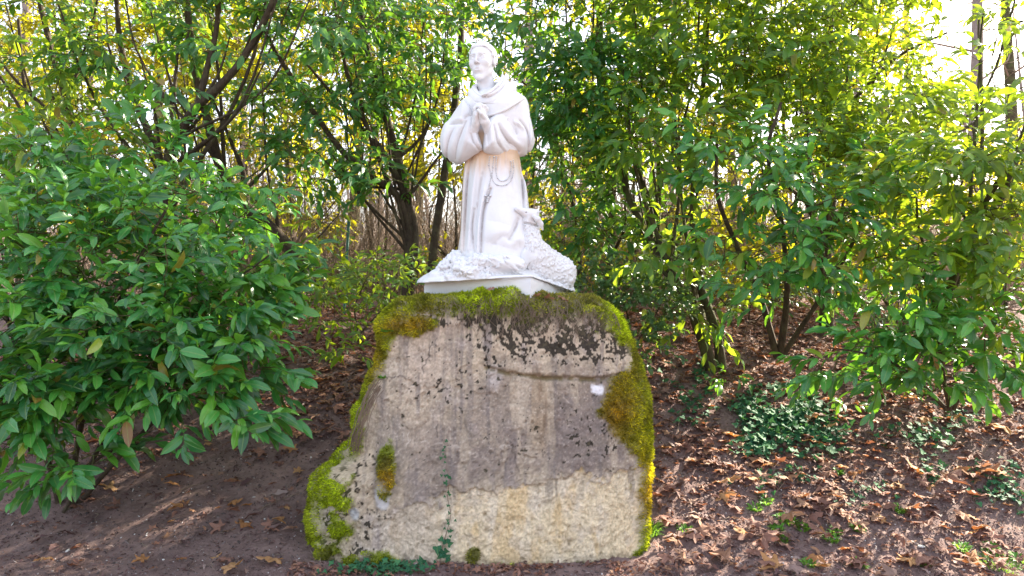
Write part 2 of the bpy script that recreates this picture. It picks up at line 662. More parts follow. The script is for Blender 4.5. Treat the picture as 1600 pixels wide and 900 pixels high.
        for q in keep:
            a = unit(rr.normal(0, 1, 3) * np.array([1, .6, .8]))
            b = unit(np.cross(a, rr.normal(0, 1, 3)))
            Rm = np.array([a, b, np.cross(a, b)])
            s_ = r * rr.uniform(.75, 1.25)
            self.dab(g, q, (s_ * long, s_ * .8, s_ * .8), k, Rm)
        return g

    def mesh(self, F):
        F = np.array(np.broadcast_to(F, self.shape))
        for s in ((0,), (-1,)):
            F[s[0], :, :] = np.maximum(F[s[0], :, :], 0.01)
            F[:, s[0], :] = np.maximum(F[:, s[0], :], 0.01)
            F[:, :, s[0]] = np.maximum(F[:, :, s[0]], 0.01)
        return surface_nets(F, self.lo, self.h)


# statue material: white limewashed stone with rust-coloured drips where the 'tint' attribute says so
n = NT('white_painted_stone')
att = n.n('ShaderNodeAttribute', attribute_name='tint')
mot = n.noise(9, 5, 0.7)
col = n.mix(n.math('MULTIPLY', n.math('MAXIMUM', n.math('SUBTRACT', mot, 0.52), 0.0), 1.6), att.outputs[0], n.mix(1.0, att.outputs[0], (0.80, 0.76, 0.72), 'MULTIPLY'))
fine = n.noise(120, 4, 0.7)
M['stone_white'] = n.finish(n.principled(col, 0.55, n.bump(fine, 0.25, 0.003, n.bump(mot, 0.3, 0.01)), 0.35))

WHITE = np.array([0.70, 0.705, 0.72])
DIRT_SHADE = np.array([0.38, 0.34, 0.33])  # tone for painted fold shading in the hollows and for grime
RUST = np.array([0.62, 0.43, 0.27])


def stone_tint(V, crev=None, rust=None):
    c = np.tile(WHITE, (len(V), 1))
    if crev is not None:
        c = c * (1 - crev[:, None]) + DIRT_SHADE * crev[:, None]
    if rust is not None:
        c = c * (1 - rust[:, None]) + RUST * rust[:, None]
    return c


def curvature(V, F):
    """mean-curvature-like measure: positive in hollows"""
    acc = np.zeros_like(V)
    cnt = np.zeros(len(V))
    nrm = np.zeros_like(V)
    e1, e2 = V[F[:, 2]] - V[F[:, 0]], V[F[:, 3]] - V[F[:, 1]]
    fn = unit(np.cross(e1, e2))
    for k in range(4):
        np.add.at(acc, F[:, k], V[F[:, (k + 1) % 4]])
        np.add.at(cnt, F[:, k], 1)
        np.add.at(nrm, F[:, k], fn)
    return np.sum((acc / cnt[:, None] - V) * unit(nrm), 1), unit(nrm)


def relax(V, F, it=1, lam=0.5):
    for _ in range(it):
        acc = np.zeros_like(V)
        cnt = np.zeros(len(V))
        for k in range(4):
            np.add.at(acc, F[:, k], V[F[:, (k + 1) % 4]])
            np.add.at(cnt, F[:, k], 1)
        V = V + lam * (acc / cnt[:, None] - V)
    return V


SD = 4.62                                            # depth of the statue's axis
statue = thing('statue', 'white stone statue of a kneeling praying friar with a lamb, on the mossy rock', 'statue', P(775, 462, SD))
SORG = np.array(statue.location)


def stone_part(name, V, F, it=1, hollow=1.0, rustf=None, label=None, parent=None, mat=None):
    V = relax(V, F, it)
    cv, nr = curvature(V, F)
    s = np.clip(cv * 620 * hollow - 0.03, 0, 0.85)  # hollows darkened by curvature: fold and face shading painted in, with crevice dirt
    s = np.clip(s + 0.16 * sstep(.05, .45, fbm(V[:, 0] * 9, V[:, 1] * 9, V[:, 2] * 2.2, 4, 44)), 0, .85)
    rust = rustf(V) if rustf is not None else None
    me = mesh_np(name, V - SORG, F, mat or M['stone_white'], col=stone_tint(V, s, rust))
    o = link(name, me, parent or statue)
    if label:
        o['label'] = label
    return o


def SP(px, py, dy=0.0):
    return P(px, py, SD + dy)


CY = SD + CAM_Y                                       # y of the axis

# ---- habit: torso and skirt
vol = Vol(SP(672, 412) + [0, -0.36, -0.03], SP(860, 128) + [0, 0.46, 0.02], 0.0062)
torso_sl = [(141, 752, 800, .07, .07), (146, 740, 812, .09, .09), (153, 729, 819, .115, .115), (164, 722, 825, .14, .14), (185, 722, 826, .155, .15),
            (245, 727, 812, .145, .15), (275, 725, 817, .16, .19), (320, 723, 825, .185, .30), (360, 721, 832, .205, .38), (400, 714, 842, .22, .42), (415, 712, 846, .22, .42)]
body = vol.loft(torso_sl, SD, CY)
fold = vol.folds([
    ([(762, 246), (753, 290), (747, 340), (741, 392)], 4.0, -0.016),
    ([(768, 300), (758, 330), (755, 360), (754, 395)], 2.6, -0.030),
    ([(748, 250), (742, 290), (738, 330), (733, 390)], 3.2, 0.016),
    ([(737, 248), (732, 290), (729, 340), (727, 392)], 2.8, -0.018),
    ([(729, 250), (725, 300), (721, 392)], 3.0, 0.010),
    ([(758, 300), (750, 350), (748, 395)], 3.5, 0.020),
    ([(743, 330), (740, 360), (744, 395)], 2.2, -0.014),
    ([(808, 250), (815, 290), (817, 335)], 3.0, -0.016),
    ([(820, 275), (822, 300), (823, 330)], 3.5, 0.014),
    ([(800, 250), (800, 270), (806, 300)], 3.0, 0.008),
    ([(779, 246), (776, 270)], 3.0, -0.008), ([(789, 246), (790, 266)], 3.0, -0.008),
    ([(784, 352), (776, 384)], 27.0, 0.036),
    ([(809, 345), (804, 360), (796, 376)], 3.4, -0.024),
    ([(800, 384), (812, 376), (822, 384)], 7.0, 0.020),
    ([(770, 386), (786, 372), (798, 378)], 5.0, -0.012),
], SD)
g = body - fold * sstep(0.05, -0.05, vol.Y - CY)
V, F = vol.mesh(g)
HABIT_V = V.copy()


def robe_rust(V):
    u = 800 + V[:, 0] * FOC / SD
    v = 430 + (CAM_Z - V[:, 2]) * FOC / SD
    st = 0.5 + 0.5 * fbm(u * 0.35, v * 0.012, 0.5, 3, 21)
    a = sstep(285 + 26 * (st - 0.5), 246, v) * (0.5 + 0.8 * st) * (v > 238) * sstep(0.1, -0.05, V[:, 1] - CY)
    b = sstep(205, 215, v) * (v < 240) * (np.abs(u - 756) < 9) * 0.9
    c = sstep(732, 724, u) * (v > 245) * 0.55 * st
    return np.clip(a + b + c, 0, 0.9)


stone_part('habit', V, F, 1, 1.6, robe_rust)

# ---- shoulder cape
vol = Vol(SP(700, 200) + [0, -0.30, 0], SP(845, 120) + [0, 0.30, 0.02], 0.005)
sl = np.array([(141, 758, 798, .05, .06), (146, 744, 811, .08, .09), (151, 732, 818, .11, .11), (155, 724, 823, .135, .13), (160, 719, 827, .153, .15),
               (170, 716, 829, .168, .16), (205, 714, 832, .172, .165)], float)
cape2 = vol.poly([(717, 150), (733, 147), (744, 138), (770, 128), (806, 133), (818, 138), (825, 144), (818, 153), (802, 167), (786, 177), (766, 184), (752, 187), (739, 185), (728, 174), (721, 162)], SD - .13, 3)
shell = vol.loft(sl, SD, CY)
shell = shell - vol.folds([([(722, 162), (730, 175), (742, 184), (765, 182), (786, 175), (802, 165), (818, 151)], 2.0, 0.007), ([(735, 150), (742, 165), (748, 180)], 5, 0.006), ([(800, 140), (796, 160)], 6, 0.006)], SD - .13)
g = smax(shell, -cape2[:, None, :], 0.004)
g = np.maximum(g, vol.Y - CY - 0.24)
V, F = vol.mesh(g)
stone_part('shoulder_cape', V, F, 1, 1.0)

# ---- sleeves
vol = Vol(SP(672, 262, -.2) + [0, -0.30, 0], SP(775, 140, -.2) + [0, 0.50, 0.03], 0.005)
dl = vol.poly([(724, 154), (711, 168), (700, 183), (692, 191), (687, 205), (685.5, 220), (689, 236), (698, 246), (714, 254), (728, 251), (741, 244), (754, 237), (751, 222), (746, 205), (741, 188), (735, 170)], SD - .1, 4)
u, v = vol.uv(SD - .1)
yc = CY - 0.02 - 0.13 * sstep(700, 750, u) + 0 * v
g = vol.puff(dl, 0.115, yc)
g = g - vol.folds([
    ([(702, 192), (711, 193), (722, 195)], 2.4, -0.014), ([(706, 186), (716, 186), (726, 190)], 3.0, 0.010),
    ([(729, 192), (722, 208), (715, 226), (711, 245)], 2.3, -0.017), ([(735, 195), (729, 212), (724, 232), (718, 248)], 4.0, 0.013),
    ([(709, 200), (702, 214), (698, 228), (696, 243)], 2.3, -0.014), ([(715, 200), (709, 216), (705, 236)], 4.0, 0.010),
    ([(737, 212), (741, 226), (751, 237)], 2.3, -0.013), ([(744, 205), (747, 222), (752, 232)], 2.5, 0.010),
    ([(697, 203), (691, 218), (692, 234)], 4.0, 0.008), ([(738, 180), (728, 186), (722, 194)], 3, -0.008),
], SD - .15)
V, F = vol.mesh(g)
stone_part('sleeve', V, F, 1, 1.6)

vol = Vol(SP(742, 255, -.2) + [0, -0.30, 0], SP(850, 130, -.2) + [0, 0.55, 0.03], 0.005)
dl = vol.poly([(812, 141), (822, 147), (827, 160), (829, 178), (832, 196), (836.5, 215), (832, 229), (822, 238), (803, 243), (783, 245), (766, 243), (755.5, 238), (756, 222), (758, 206), (762, 193), (772, 182), (788, 166), (800, 148)], SD - .1, 4)
u, v = vol.uv(SD - .1)
yc = CY + 0.0 - 0.15 * sstep(810, 760, u) + 0 * v
g = vol.puff(dl, 0.118, yc)
g = g - vol.folds([
    ([(779, 197), (784, 208), (794, 221), (811, 232)], 2.6, -0.020), ([(786, 192), (792, 205), (803, 218), (814, 226)], 4.5, 0.018),
    ([(795, 188), (802, 195), (807, 207)], 2.4, -0.018), ([(793, 188), (800, 187)], 2.0, -0.012), ([(804, 188), (812, 192), (820, 199)], 3.2, 0.014),
    ([(812, 186), (819, 194), (824, 203), (826, 216), (825, 232)], 2.2, -0.018), ([(772, 199), (775, 212), (778, 226), (791, 238)], 2.2, -0.013),
    ([(768, 196), (769, 215), (772, 232)], 3.0, 0.010), ([(780, 215), (786, 230), (796, 238)], 3.0, 0.009), ([(762, 200), (763, 220), (764, 236)], 2.2, -0.007),
    ([(829, 180), (832, 200), (830, 222)], 2.4, 0.012), ([(797, 160), (792, 175), (788, 188)], 3.0, -0.007), ([(806, 160), (804, 180)], 4.0, 0.008),
], SD - .15)
V, F = vol.mesh(g)
stone_part('sleeve', V, F, 1, 1.6)

# ---- cowl round the neck
vol = Vol(SP(724, 172) + [0, -0.24, 0], SP(818, 104) + [0, 0.26, 0.02], 0.0042)


def cowl_ring(off, dr):
    q = [(737, 143, -.065), (743, 152, -.115), (754, 157, -.145), (768, 155, -.145), (783, 148, -.115), (794, 139, -.06), (799, 138, .0), (796, 138, .04), (786, 137, .06), (772, 137, .07), (755, 139, .06), (742, 140, .01)]
    c = SP(768, 139, 0.0)
    pts = np.array([SP(*a) for a in q])
    pts = c + (pts - c) * np.array([dr, dr, 0.9 + 0.1 * dr]) + off
    pts[:, 2] -= 0.035 * max(dr - .95, 0) / .2
    return smooth_path(np.vstack([pts, pts[:1]]), 3)


ring = cowl_ring(np.array([0, 0.0, -0.004]), 0.98)
rr = 0.027 + 0.010 * sstep(770, 800, 800 + ring[:, 0] * FOC / SD)
g = vol.chain(ring, rr, 0)
for off, dr, r in ((0.026, 0.84, .0095), (0.028, 0.93, .0095), (0.022, 1.02, 0.0095), (0.012, 1.09, .0095), (0.000, 1.14, .0095), (-0.012, 1.17, .0095), (-0.024, 1.19, .0095)):
    rg = cowl_ring(np.array([0, 0, off]), dr)
    g = smin(g, vol.chain(rg, np.full(len(rg), r), 0), 0.0045)
hp = vol.poly([(752, 160), (764, 152), (775, 140), (781, 127), (784, 116), (790, 119), (799, 129), (807, 139), (802, 148), (788, 156), (770, 163)], SD, 3)
u, v = vol.uv(SD)
u, v = np.broadcast_arrays(u, v)
hood = vol.puff(hp, .042, CY - .165 + .15 * sstep(756, 806, u) + .07 * sstep(142, 118, v))
hood = hood - vol.folds([([(785 + k, 118 + k * .8), (780 + k, 136 + k * .8), (768 + k, 151 + k * .7), (756 + k, 160 + k * .4)], 1.2, -.010) for k in (3, 7, 11, 15)], SD)
g = smin(g, hood, .006)
V, F = vol.mesh(g)
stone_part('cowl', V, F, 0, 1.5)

# ---- head and neck
psi = math.radians(19)
hf = unit(np.array([-math.sin(psi), -math.cos(psi), 0.03]))
hu = unit(np.array([math.cos(psi), -math.sin(psi), 0.045]))
hw = np.cross(hu, hf)
hw = hw if hw[2] > 0 else -hw
HC = SP(753.5, 99, -0.035)
R3 = np.array([hu, hf, hw])
vol = Vol(HC + [-0.16, -0.18, -0.26], HC + [0.18, 0.16, 0.16], 0.0032)
Hs = 1.05


def L(u_, v_, w_):
    return HC + hu * u_ * Hs + hf * v_ * Hs + hw * w_ * Hs


def he(c, r):
    return vol.ell(L(*c), np.array(r) * Hs, R3)


def hc(a, b, ra, rb=None):
    return vol.cap(L(*a), L(*b), ra, rb)


g = he((0, -.015, .038), (.073, .092, .082))
g = smin(g, he((0, .014, -.010), (.061, .070, .088)), .02)
g = smin(g, he((0, .026, -.056), (.043, .050, .060)), .020)
for s in (-1, 1):
    g = smin(g, hc((s * .054, -.008, -.046), (s * .014, .056, -.100), .013, .012), .018)         # jaw
    g = smin(g, he((s * .040, .054, -.014), (.020, .020, .020)), .022)                           # cheekbone
g = smin(g, he((0, .068, -.104), (.019, .016, .016)), .012)                                       # chin
for s in (-1, 1):
    g = smin(g, hc((s * .013, .081, .036), (s * .044, .068, .036), .0055, .0045), .010)          # brow
    g = smax(g, -he((s * .030, .090, .018), (.0215, .0175, .0130)), .005)                           # socket
    g = smin(g, he((s * .0305, .0655, .016), (.0155, .0145, .0120)), .003)                       # eyeball
    g = smin(g, hc((s * .015, .077, .019), (s * .030, .0825, .0255), .0026, .0030), .0025)       # upper lid
    g = smin(g, hc((s * .030, .0825, .0255), (s * .046, .071, .019), .0030, .0024), .0025)
    g = smin(g, hc((s * .017, .076, .010), (s * .031, .079, .006), .0020, .0022), .0025)         # lower lid
    g = smin(g, hc((s * .031, .079, .006), (s * .044, .071, .011), .0022, .0018), .0025)
g = smin(g, hc((0, .080, .036), (0, .104, -.014), .0065, .0090), .010)                            # nose
g = smin(g, he((0, .102, -.021), (.0105, .0115, .0088)), .006)
for s in (-1, 1):
    g = smin(g, he((s * .0115, .093, -.024), (.0072, .009, .0065)), .004)
    g = smax(g, -he((s * .006, .100, -.0305), (.0036, .005, .003)), .002)
g = smin(g, he((0, .070, -.056), (.025, .0175, .019)), .012)                                      # muzzle
g = smin(g, hc((-.017, .082, -.0545), (-.003, .0890, -.0500), .0030, .0046), .0022)
g = smin(g, hc((.017, .082, -.0545), (.003, .0890, -.0500), .0030, .0046), .0022)
g = smin(g, hc((-.012, .0835, -.0640), (.012, .0835, -.0640), .0056, .0056), .0022)
g = smax(g, -hc((-.018, .0880, -.0572), (.018, .0880, -.0572), .0017), .0015)
g = smax(g, -he((0, .090, -.077), (.014, .008, .004)), .006)
for s in (-1, 1):                                                                                 # ears
    e = he((s * .074, -.012, .002), (.009, .018, .028))
    e = smax(e, -he((s * .084, -.005, .006), (.007, .009, .015)), .004)
    g = smin(g, e, .004)
neck = vol.chain([L(0, -.02, -.05), SP(762, 146, 0.0), SP(768, 162, 0.02)], [.052, .056, .075], .01)
g = smin(g, neck, .018)
V, F = vol.mesh(g)


def neck_rust(V):
    w = (V - HC) @ hw
    uu = (V - HC) @ hu
    st = 0.5 + 0.5 * fbm(uu * 90, w * 6, 0.5, 2, 5)
    return np.clip(sstep(-.16, -.20, w) * st * 0.7, 0, 0.6)


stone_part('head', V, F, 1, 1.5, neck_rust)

# ---- hair: short carved curls
g = vol.full(he((0, -.019, .040), (.0785, .0960, .0855)))
fv = (vol.X - HC[0]) * hf[0] + (vol.Y - HC[1]) * hf[1] + (vol.Z - HC[2]) * hf[2]
fw = (vol.X - HC[0]) * hw[0] + (vol.Y - HC[1]) * hw[1] + (vol.Z - HC[2]) * hw[2]
fu = (vol.X - HC[0]) * hu[0] + (vol.Y - HC[1]) * hu[1] + (vol.Z - HC[2]) * hu[2]
hairline = .086 - .55 * fu ** 2 / .06 * 0 - 1.3 * np.maximum(np.abs(fu) - .045, 0)
inface = np.minimum(fv - .012 - 0.3 * np.maximum(fw - .02, 0), hairline - fw)                    # > 0 inside the face window
g = smax(g, inface, .004)
g = smax(g, -(fw + .040), .006)
g = smax(g, -np.minimum(he((-.08, .014, -.018), (.03, .040, .045)), he((.08, .014, -.018), (.03, .040, .045))), .004)
rr = np.random.default_rng(5)
for i in range(330):
    th, ph = rr.uniform(0, 2 * math.pi), rr.uniform(-.35, 1.45)
    d0 = np.array([math.cos(th) * math.cos(ph), math.sin(th) * math.cos(ph), math.sin(ph)])
    c = np.array([0, -.019, .040]) + d0 * np.array([.0790, .0965, .0860])
    if c[2] < -.034 or (c[1] > .016 and c[2] < .088 - 1.3 * max(abs(c[0]) - .045, 0)) or (c[1] > -.02 and c[2] < .022):
        continue
    tv = unit(np.cross(d0, np.array([rr.normal(), rr.normal(), rr.normal() + .8])))
    bn = np.cross(d0, tv)
    Rm = np.array([R3.T @ tv, R3.T @ bn, R3.T @ d0])
    vol.dab(g, L(*c), (.0135, .0055, .0050), .002, Rm)
for i in range(15):                                                                              # fringe
    a_ = -1.05 + 2.1 * i / 14
    c = np.array([math.sin(a_) * .060, .020 + math.cos(a_) * .043, .087 - 1.2 * max(abs(math.sin(a_) * .060) - .040, 0)])
    tv = unit(np.array([.35 + .5 * a_, .1, -.9]))
    d0 = unit(c - np.array([0, -.019, .04]))
    bn = unit(np.cross(d0, tv))
    Rm = np.array([R3.T @ tv, R3.T @ bn, R3.T @ np.cross(tv, bn)])
    vol.dab(g, L(*c), (.0125, .0058, .0062), .002, Rm)
V, F = vol.mesh(g)
stone_part('hair', V, F, 0, 1.8)

# ---- clasped hands
vol = Vol(SP(728, 216, -.3) + [0, -0.10, 0], SP(780, 150, -.3) + [0, 0.22, 0.01], 0.0032)


def chain_px(pts, rs, k=.004):
    return vol.chain([SP(*q) for q in pts], rs, k)


# his left hand (to the right in view): forearm, palm, four fingers folded over the other hand, thumb on top
g = chain_px([(768, 214, -.16), (762, 200, -.20), (757, 190, -.235)], [.036, .030, .026])
g = smin(g, chain_px([(757, 189, -.235), (752, 176, -.255)], [.029, .027]), .012)
for i, (x, y) in enumerate(((747.5, 165.5), (751.5, 163.5), (755.5, 165), (758.5, 168.5))):
    dy = -.262 + i * .012
    g = smin(g, chain_px([(754 + i * 1.2, 176 + i * 1.0, dy - .004), (x + 2.2, y + 1, dy - .012), (x - 2.5, y + 1.2, dy + .006), (x - 5.5, y + 8, dy + .028)], [.0105, .0100, .0095, .0080]), .0025)
g = smin(g, chain_px([(757, 184, -.262), (752, 177, -.285), (747, 172, -.285)], [.013, .0115, .0095]), .003)
h2 = chain_px([(736, 214, -.15), (741, 202, -.195), (744, 192, -.225)], [.034, .029, .024])
h2 = smin(h2, chain_px([(744, 192, -.225), (744.5, 178, -.245)], [.025, .023]), .012)
for i in range(4):
    h2 = smin(h2, chain_px([(743 + i * 0.9, 180 - i, -.250 + i * .013), (741.5 + i * 1.5, 170 - i * 0.8, -.258 + i * .014), (745 + i * 1.6, 163.5 - i * .4, -.250 + i * .016), (752 + i * 1.2, 165, -.235 + i * .018)],
                           [.0100, .0098, .0092, .0080]), .0025)
h2 = smin(h2, chain_px([(743, 190, -.248), (744, 180, -.268), (746, 174, -.275)], [.012, .011, .009]), .003)
g = np.minimum(g, h2)
V, F = vol.mesh(g)
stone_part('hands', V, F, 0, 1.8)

# ---- rosary beads hanging over the skirt
def robe_front(px, py):
    sl_ = np.array(torso_sl, float)
    xl, xr, ry = [np.interp(py, sl_[:, 0], sl_[:, k]) for k in (1, 2, 3)]
    d_ = SD - .14
    for _ in range(3):
        q = P(px, py, d_)
        m = (np.abs(HABIT_V[:, 0] - q[0]) < .009) & (np.abs(HABIT_V[:, 2] - q[2]) < .009)
        if not m.any():
            break
        d_ = HABIT_V[m, 1].min() - CAM_Y
    return P(px, py, d_ - .002)


ico_V = np.array([(0, 0, 1), (0.894, 0, 0.447), (0.276, 0.851, 0.447), (-0.724, 0.526, 0.447), (-0.724, -0.526, 0.447), (0.276, -0.851, 0.447),
                  (0.724, 0.526, -0.447), (-0.276, 0.851, -0.447), (-0.894, 0, -0.447), (-0.276, -0.851, -0.447), (0.724, -0.526, -0.447), (0, 0, -1)])
ico_F = np.array([(0, 1, 2), (0, 2, 3), (0, 3, 4), (0, 4, 5), (0, 5, 1), (1, 6, 2), (2, 7, 3), (3, 8, 4), (4, 9, 5), (5, 10, 1),
                  (6, 7, 2), (7, 8, 3), (8, 9, 4), (9, 10, 5), (10, 6, 1), (11, 7, 6), (11, 8, 7), (11, 9, 8), (11, 10, 9), (11, 6, 10)])
strands = [[(772, 245), (770, 262), (769, 278), (774, 287), (783, 290), (792, 288), (799, 281), (803, 266), (802, 250)],
           [(776, 245), (775, 262), (776, 274), (781, 282), (789, 282), (796, 276), (799, 262), (798, 250)],
           [(765, 245), (764, 260), (767, 272), (766, 282), (764, 292), (762, 302), (760, 312)]]
pts = []
for s in strands:
    q = smooth_path(np.array(s, float), 12)
    acc = np.concatenate(([0], np.cumsum(np.linalg.norm(np.diff(q, axis=0), axis=1))))
    for t in np.arange(0, acc[-1], 2.6):
        pts.append((np.interp(t, acc, q[:, 0]), np.interp(t, acc, q[:, 1])))
pts += [(759, 306), (766, 306), (761.5, 315), (763, 309), (762, 312)]
B = np.array([robe_front(*p) for p in pts])
k = len(B)
ax = np.tile([1., 0, 0], (k, 1))
ay = np.tile([0, 1., 0], (k, 1))
az = np.tile([0, 0, 1.], (k, 1))
sz = np.where(np.arange(k) > k - 6, 0.0085, np.where(np.arange(k) % 6 == 0, 0.0058, 0.0040))
V, F, _ = stamp(ico_V, ico_F, None, B, ax, ay, az, sz)
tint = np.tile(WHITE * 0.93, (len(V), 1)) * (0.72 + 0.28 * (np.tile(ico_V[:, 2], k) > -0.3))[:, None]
me = mesh_np('rosary', V - SORG, F, M['stone_white'], col=tint)
link('rosary', me, statue)

# ---- lamb sitting at the friar's side
def wool(vol, seed, f=42.0, amp=.007):
    a = vnoise(vol.X * f, vol.Y * f, vol.Z * f * 1.1, seed)
    b = vnoise(vol.X * f * 0.55 + 3, vol.Y * f * 0.55, vol.Z * f * 0.55, seed + 3)
    return (1 - np.abs(a) * 2.2) * amp + b * amp * 0.8


vol = Vol(SP(796, 468, .1) + [0, -0.30, 0], SP(908, 315, .1) + [0, 0.28, 0.02], 0.0050)
dl = vol.poly([(812, 334), (822, 328), (834, 331), (840, 342), (835, 354), (841, 370), (856, 385), (872, 395), (885, 405), (895, 418), (897, 434), (892, 452), (874, 452), (850, 444), (828, 436), (814, 428), (812, 404), (814, 378), (812, 352)], SD, 4)
u, v = vol.uv(SD)
g = vol.puff(dl, 0.090, CY - 0.08 + 0.12 * sstep(840, 890, u) + 0 * v)
g = smin(g, vol.ell(SP(872, 424, .03), (.110, .12, .090)), .03)
g = smin(g, vol.ell(SP(882, 436, .0), (.062, .07, .062)), .015)
g = smin(g, vol.cap(SP(829, 348, -.08), SP(828, 402, -.12), .050, .078), .03)
g = vol.full(g)
g = vol.curls(g, 1100, .0070, lambda q: (q[:, 1] < CY + .12) & (q[:, 2] < SP(0, 350)[2]), 4, .003)
for i in range(9):                                        # hollow under jaw and ear
    t_ = i / 8
    vol.dab(g, SP(815 + 24 * t_, 347 + 6 * t_, -.165 + .05 * t_), (.014, .022, .006), .004, None, True)
headv = smin(vol.ell(SP(830, 335, -.11), (.050, .052, .036)), vol.cap(SP(822, 333, -.13), SP(808.5, 327, -.17), .028, .0155), .02)
g = smin(g, vol.cap(SP(826, 340, -.09), SP(826, 360, -.09), .036, .046), .012)
headv = smax(headv, -vol.cap(SP(806, 329.5, -.185), SP(814, 333.5, -.175), .0022), .003)
g = smin(g, headv, .004)
vol.dab(g, SP(822, 332, -.158), (.006, .006, .005), .002, None, True)
vol.dab(g, SP(807.5, 331, -.145), (.010, .004, .003), .002, None, True)
rr = np.random.default_rng(8)
for i in range(26):
    vol.dab(g, SP(834 + rr.normal(0, 4), 329 + rr.uniform(-2, 5), -.11 + rr.normal(0, .03)), (.009, .007, .006), .003)
for s in (0, 1):                                           # front legs
    g = smin(g, vol.chain([SP(822 + 13 * s, 398, -.17 + .05 * s), SP(818 + 14 * s, 416, -.20 + .06 * s), SP(813 + 15 * s, 432, -.23 + .07 * s)], [.032, .020, .022], .01), .010)
V, F = vol.mesh(g)
lamb = stone_part('lamb', V, F, 0, 1.2)
vol = Vol(SP(805, 372, -.05) + [0, -0.26, 0], SP(860, 318, -.05) + [0, 0.22, 0.01], 0.004)
g = vol.chain([SP(833, 337, -.155), SP(840, 342, -.155), SP(845, 350, -.14), SP(848, 359, -.12)], [.011, .018, .016, .006], .006)
V, F = vol.mesh(g)
stone_part('ear', V, F, 1, 1.0, parent=lamb)
g = vol.chain([SP(822, 333, -.02), SP(830, 329, .0), SP(838, 333, .02)], [.012, .013, .007], .006)
V, F = vol.mesh(g)
stone_part('ear', V, F, 1, 1.0, parent=lamb)

# ---- carved ground: rock, cut sheaves and fleece around the knees
vol = Vol(SP(650, 470) + [0, -0.46, 0], SP(908, 378) + [0, 0.55, 0.0], 0.0058)


def el(px, py, dy, rx, ry, rz):
    return vol.ell(SP(px, py, dy), (rx, ry, rz))


g = el(765, 446, .04, .40, .36, .17)
g = smin(g, el(705, 448, .0, .22, .25, .10), .04)
g = smin(g, el(850, 455, .12, .20, .25, .10), .05)
g = smin(g, el(714, 405, -.10, .055, .07, .048), .012)
g = smin(g, el(700, 417, -.13, .048, .07, .040), .010)
g = smin(g, el(684, 429, -.12, .052, .08, .034), .010)
g = smin(g, el(722, 417, -.20, .060, .06, .045), .012)
g = smin(g, el(752, 410, -.22, .085, .06, .045), .015)
g = smin(g, el(735, 425, -.25, .07, .06, .040), .015)
g = smin(g, el(792, 412, -.24, .11, .08, .052), .02)
g = smin(g, vol.chain([SP(657, 441, -.02), SP(672, 438, -.1), SP(700, 438, -.2), SP(760, 436, -.3), SP(828, 434, -.37)], [.016, .018, .018, .018, .016], .02), .015)
g = smin(g, vol.chain([SP(828, 434, -.37), SP(862, 447, -.10), SP(897, 460, .20)], [.016, .022, .020], .02), .015)
g = vol.full(g - 0.005 * fbm(vol.X * 20, vol.Y * 20, vol.Z * 20, 2, 8))
uvf = lambda q: (800 + q[:, 0] * FOC / (q[:, 1] - CAM_Y), 430 + (CAM_Z - q[:, 2]) * FOC / (q[:, 1] - CAM_Y))


def zone(cx, cy, rx, ry):
    def f(q):
        a_, b_ = uvf(q)
        return (((a_ - cx) / rx) ** 2 + ((b_ - cy) / ry) ** 2 < 1) & (q[:, 1] < CY)
    return f


g = vol.curls(g, 260, .0095, zone(742, 416, 36, 22), 3, .002, long=1.7)       # ears of grain
g = vol.curls(g, 120, .015, zone(705, 412, 24, 22), 6, .004, long=1.3)       # lumps of fleece and rock
g = vol.curls(g, 90, .011, zone(860, 450, 40, 12), 7, .004, long=1.5)
rr = np.random.default_rng(12)
for i in range(34):                                                           # straw stalks and folds across the middle
    a_ = np.array([rr.uniform(766, 815), rr.uniform(402, 426)])
    q0 = SP(a_[0], a_[1], -.26)
    sel = (np.abs(vol.X[:, 0, 0] - q0[0]).argmin(), np.abs(vol.Z[0, 0] - q0[2]).argmin())
    col_ = g[sel[0], :, sel[1]]
    if not (col_ < 0).any():
        continue
    y_ = vol.Y[0, np.argmax(col_ < 0), 0]
    t_ = unit(np.array([1, .25, -.55 + rr.normal(0, .2)]))
    b_ = unit(np.cross(t_, [0, 1, 0]))
    vol.dab(g, np.array([q0[0], y_, q0[2]]), (.045, .005, .006), .003, np.array([t_, np.cross(b_, t_), b_]))
uu = 800 + vol.X * FOC / (vol.Y - CAM_Y)
vv = 430 + (CAM_Z - vol.Z) * FOC / (vol.Y - CAM_Y)
lim = np.interp(uu, [650, 664, 830, 905], [443, 442, 432.5, 459])
g = smax(g, (vv - lim) * 0.004, .004)
V, F = vol.mesh(g)
stone_part('carved_ground', V, F, 0, 0.9)

# ---- plinth: corner towards the viewer at px 830
pc = P(830, 470, 4.24)
pl = P(663, 470, 4.56)
pr = P(903, 470, 4.90)
ob = pl + (pr - pc)
zt = CAM_Z - (436 - 430) * 4.24 / FOC
zb = 1.36
ring = np.array([pc, pr, ob, pl])
rows = []
cen = ring.mean(0)
prof = [(zb, 1.0), (zt - .035, 1.0), (zt - .022, 1.0), (zt - .010, .996), (zt, .985), (zt + .001, .9), (zt + .002, .3)]
topz = np.array([CAM_Z - 3 * 4.24 / FOC, CAM_Z - 29 * 4.90 / FOC, CAM_Z - 36 * 5.2 / FOC, CAM_Z - 12 * 4.56 / FOC])
NS = 26
for z, s in prof:
    r = []
    for i in range(4):
        a, b = ring[i], ring[(i + 1) % 4]
        for j in range(NS):
            q = a + (b - a) * j / NS
            q = cen + (q - cen) * s
            tz_ = topz[i] + (topz[(i + 1) % 4] - topz[i]) * j / NS
            tz_ = tz_ if s > .8 else topz.mean()
            r.append((q[0], q[1], zb + (z - zb) * (tz_ - zb) / (zt - zb)))
    rows.append(r)
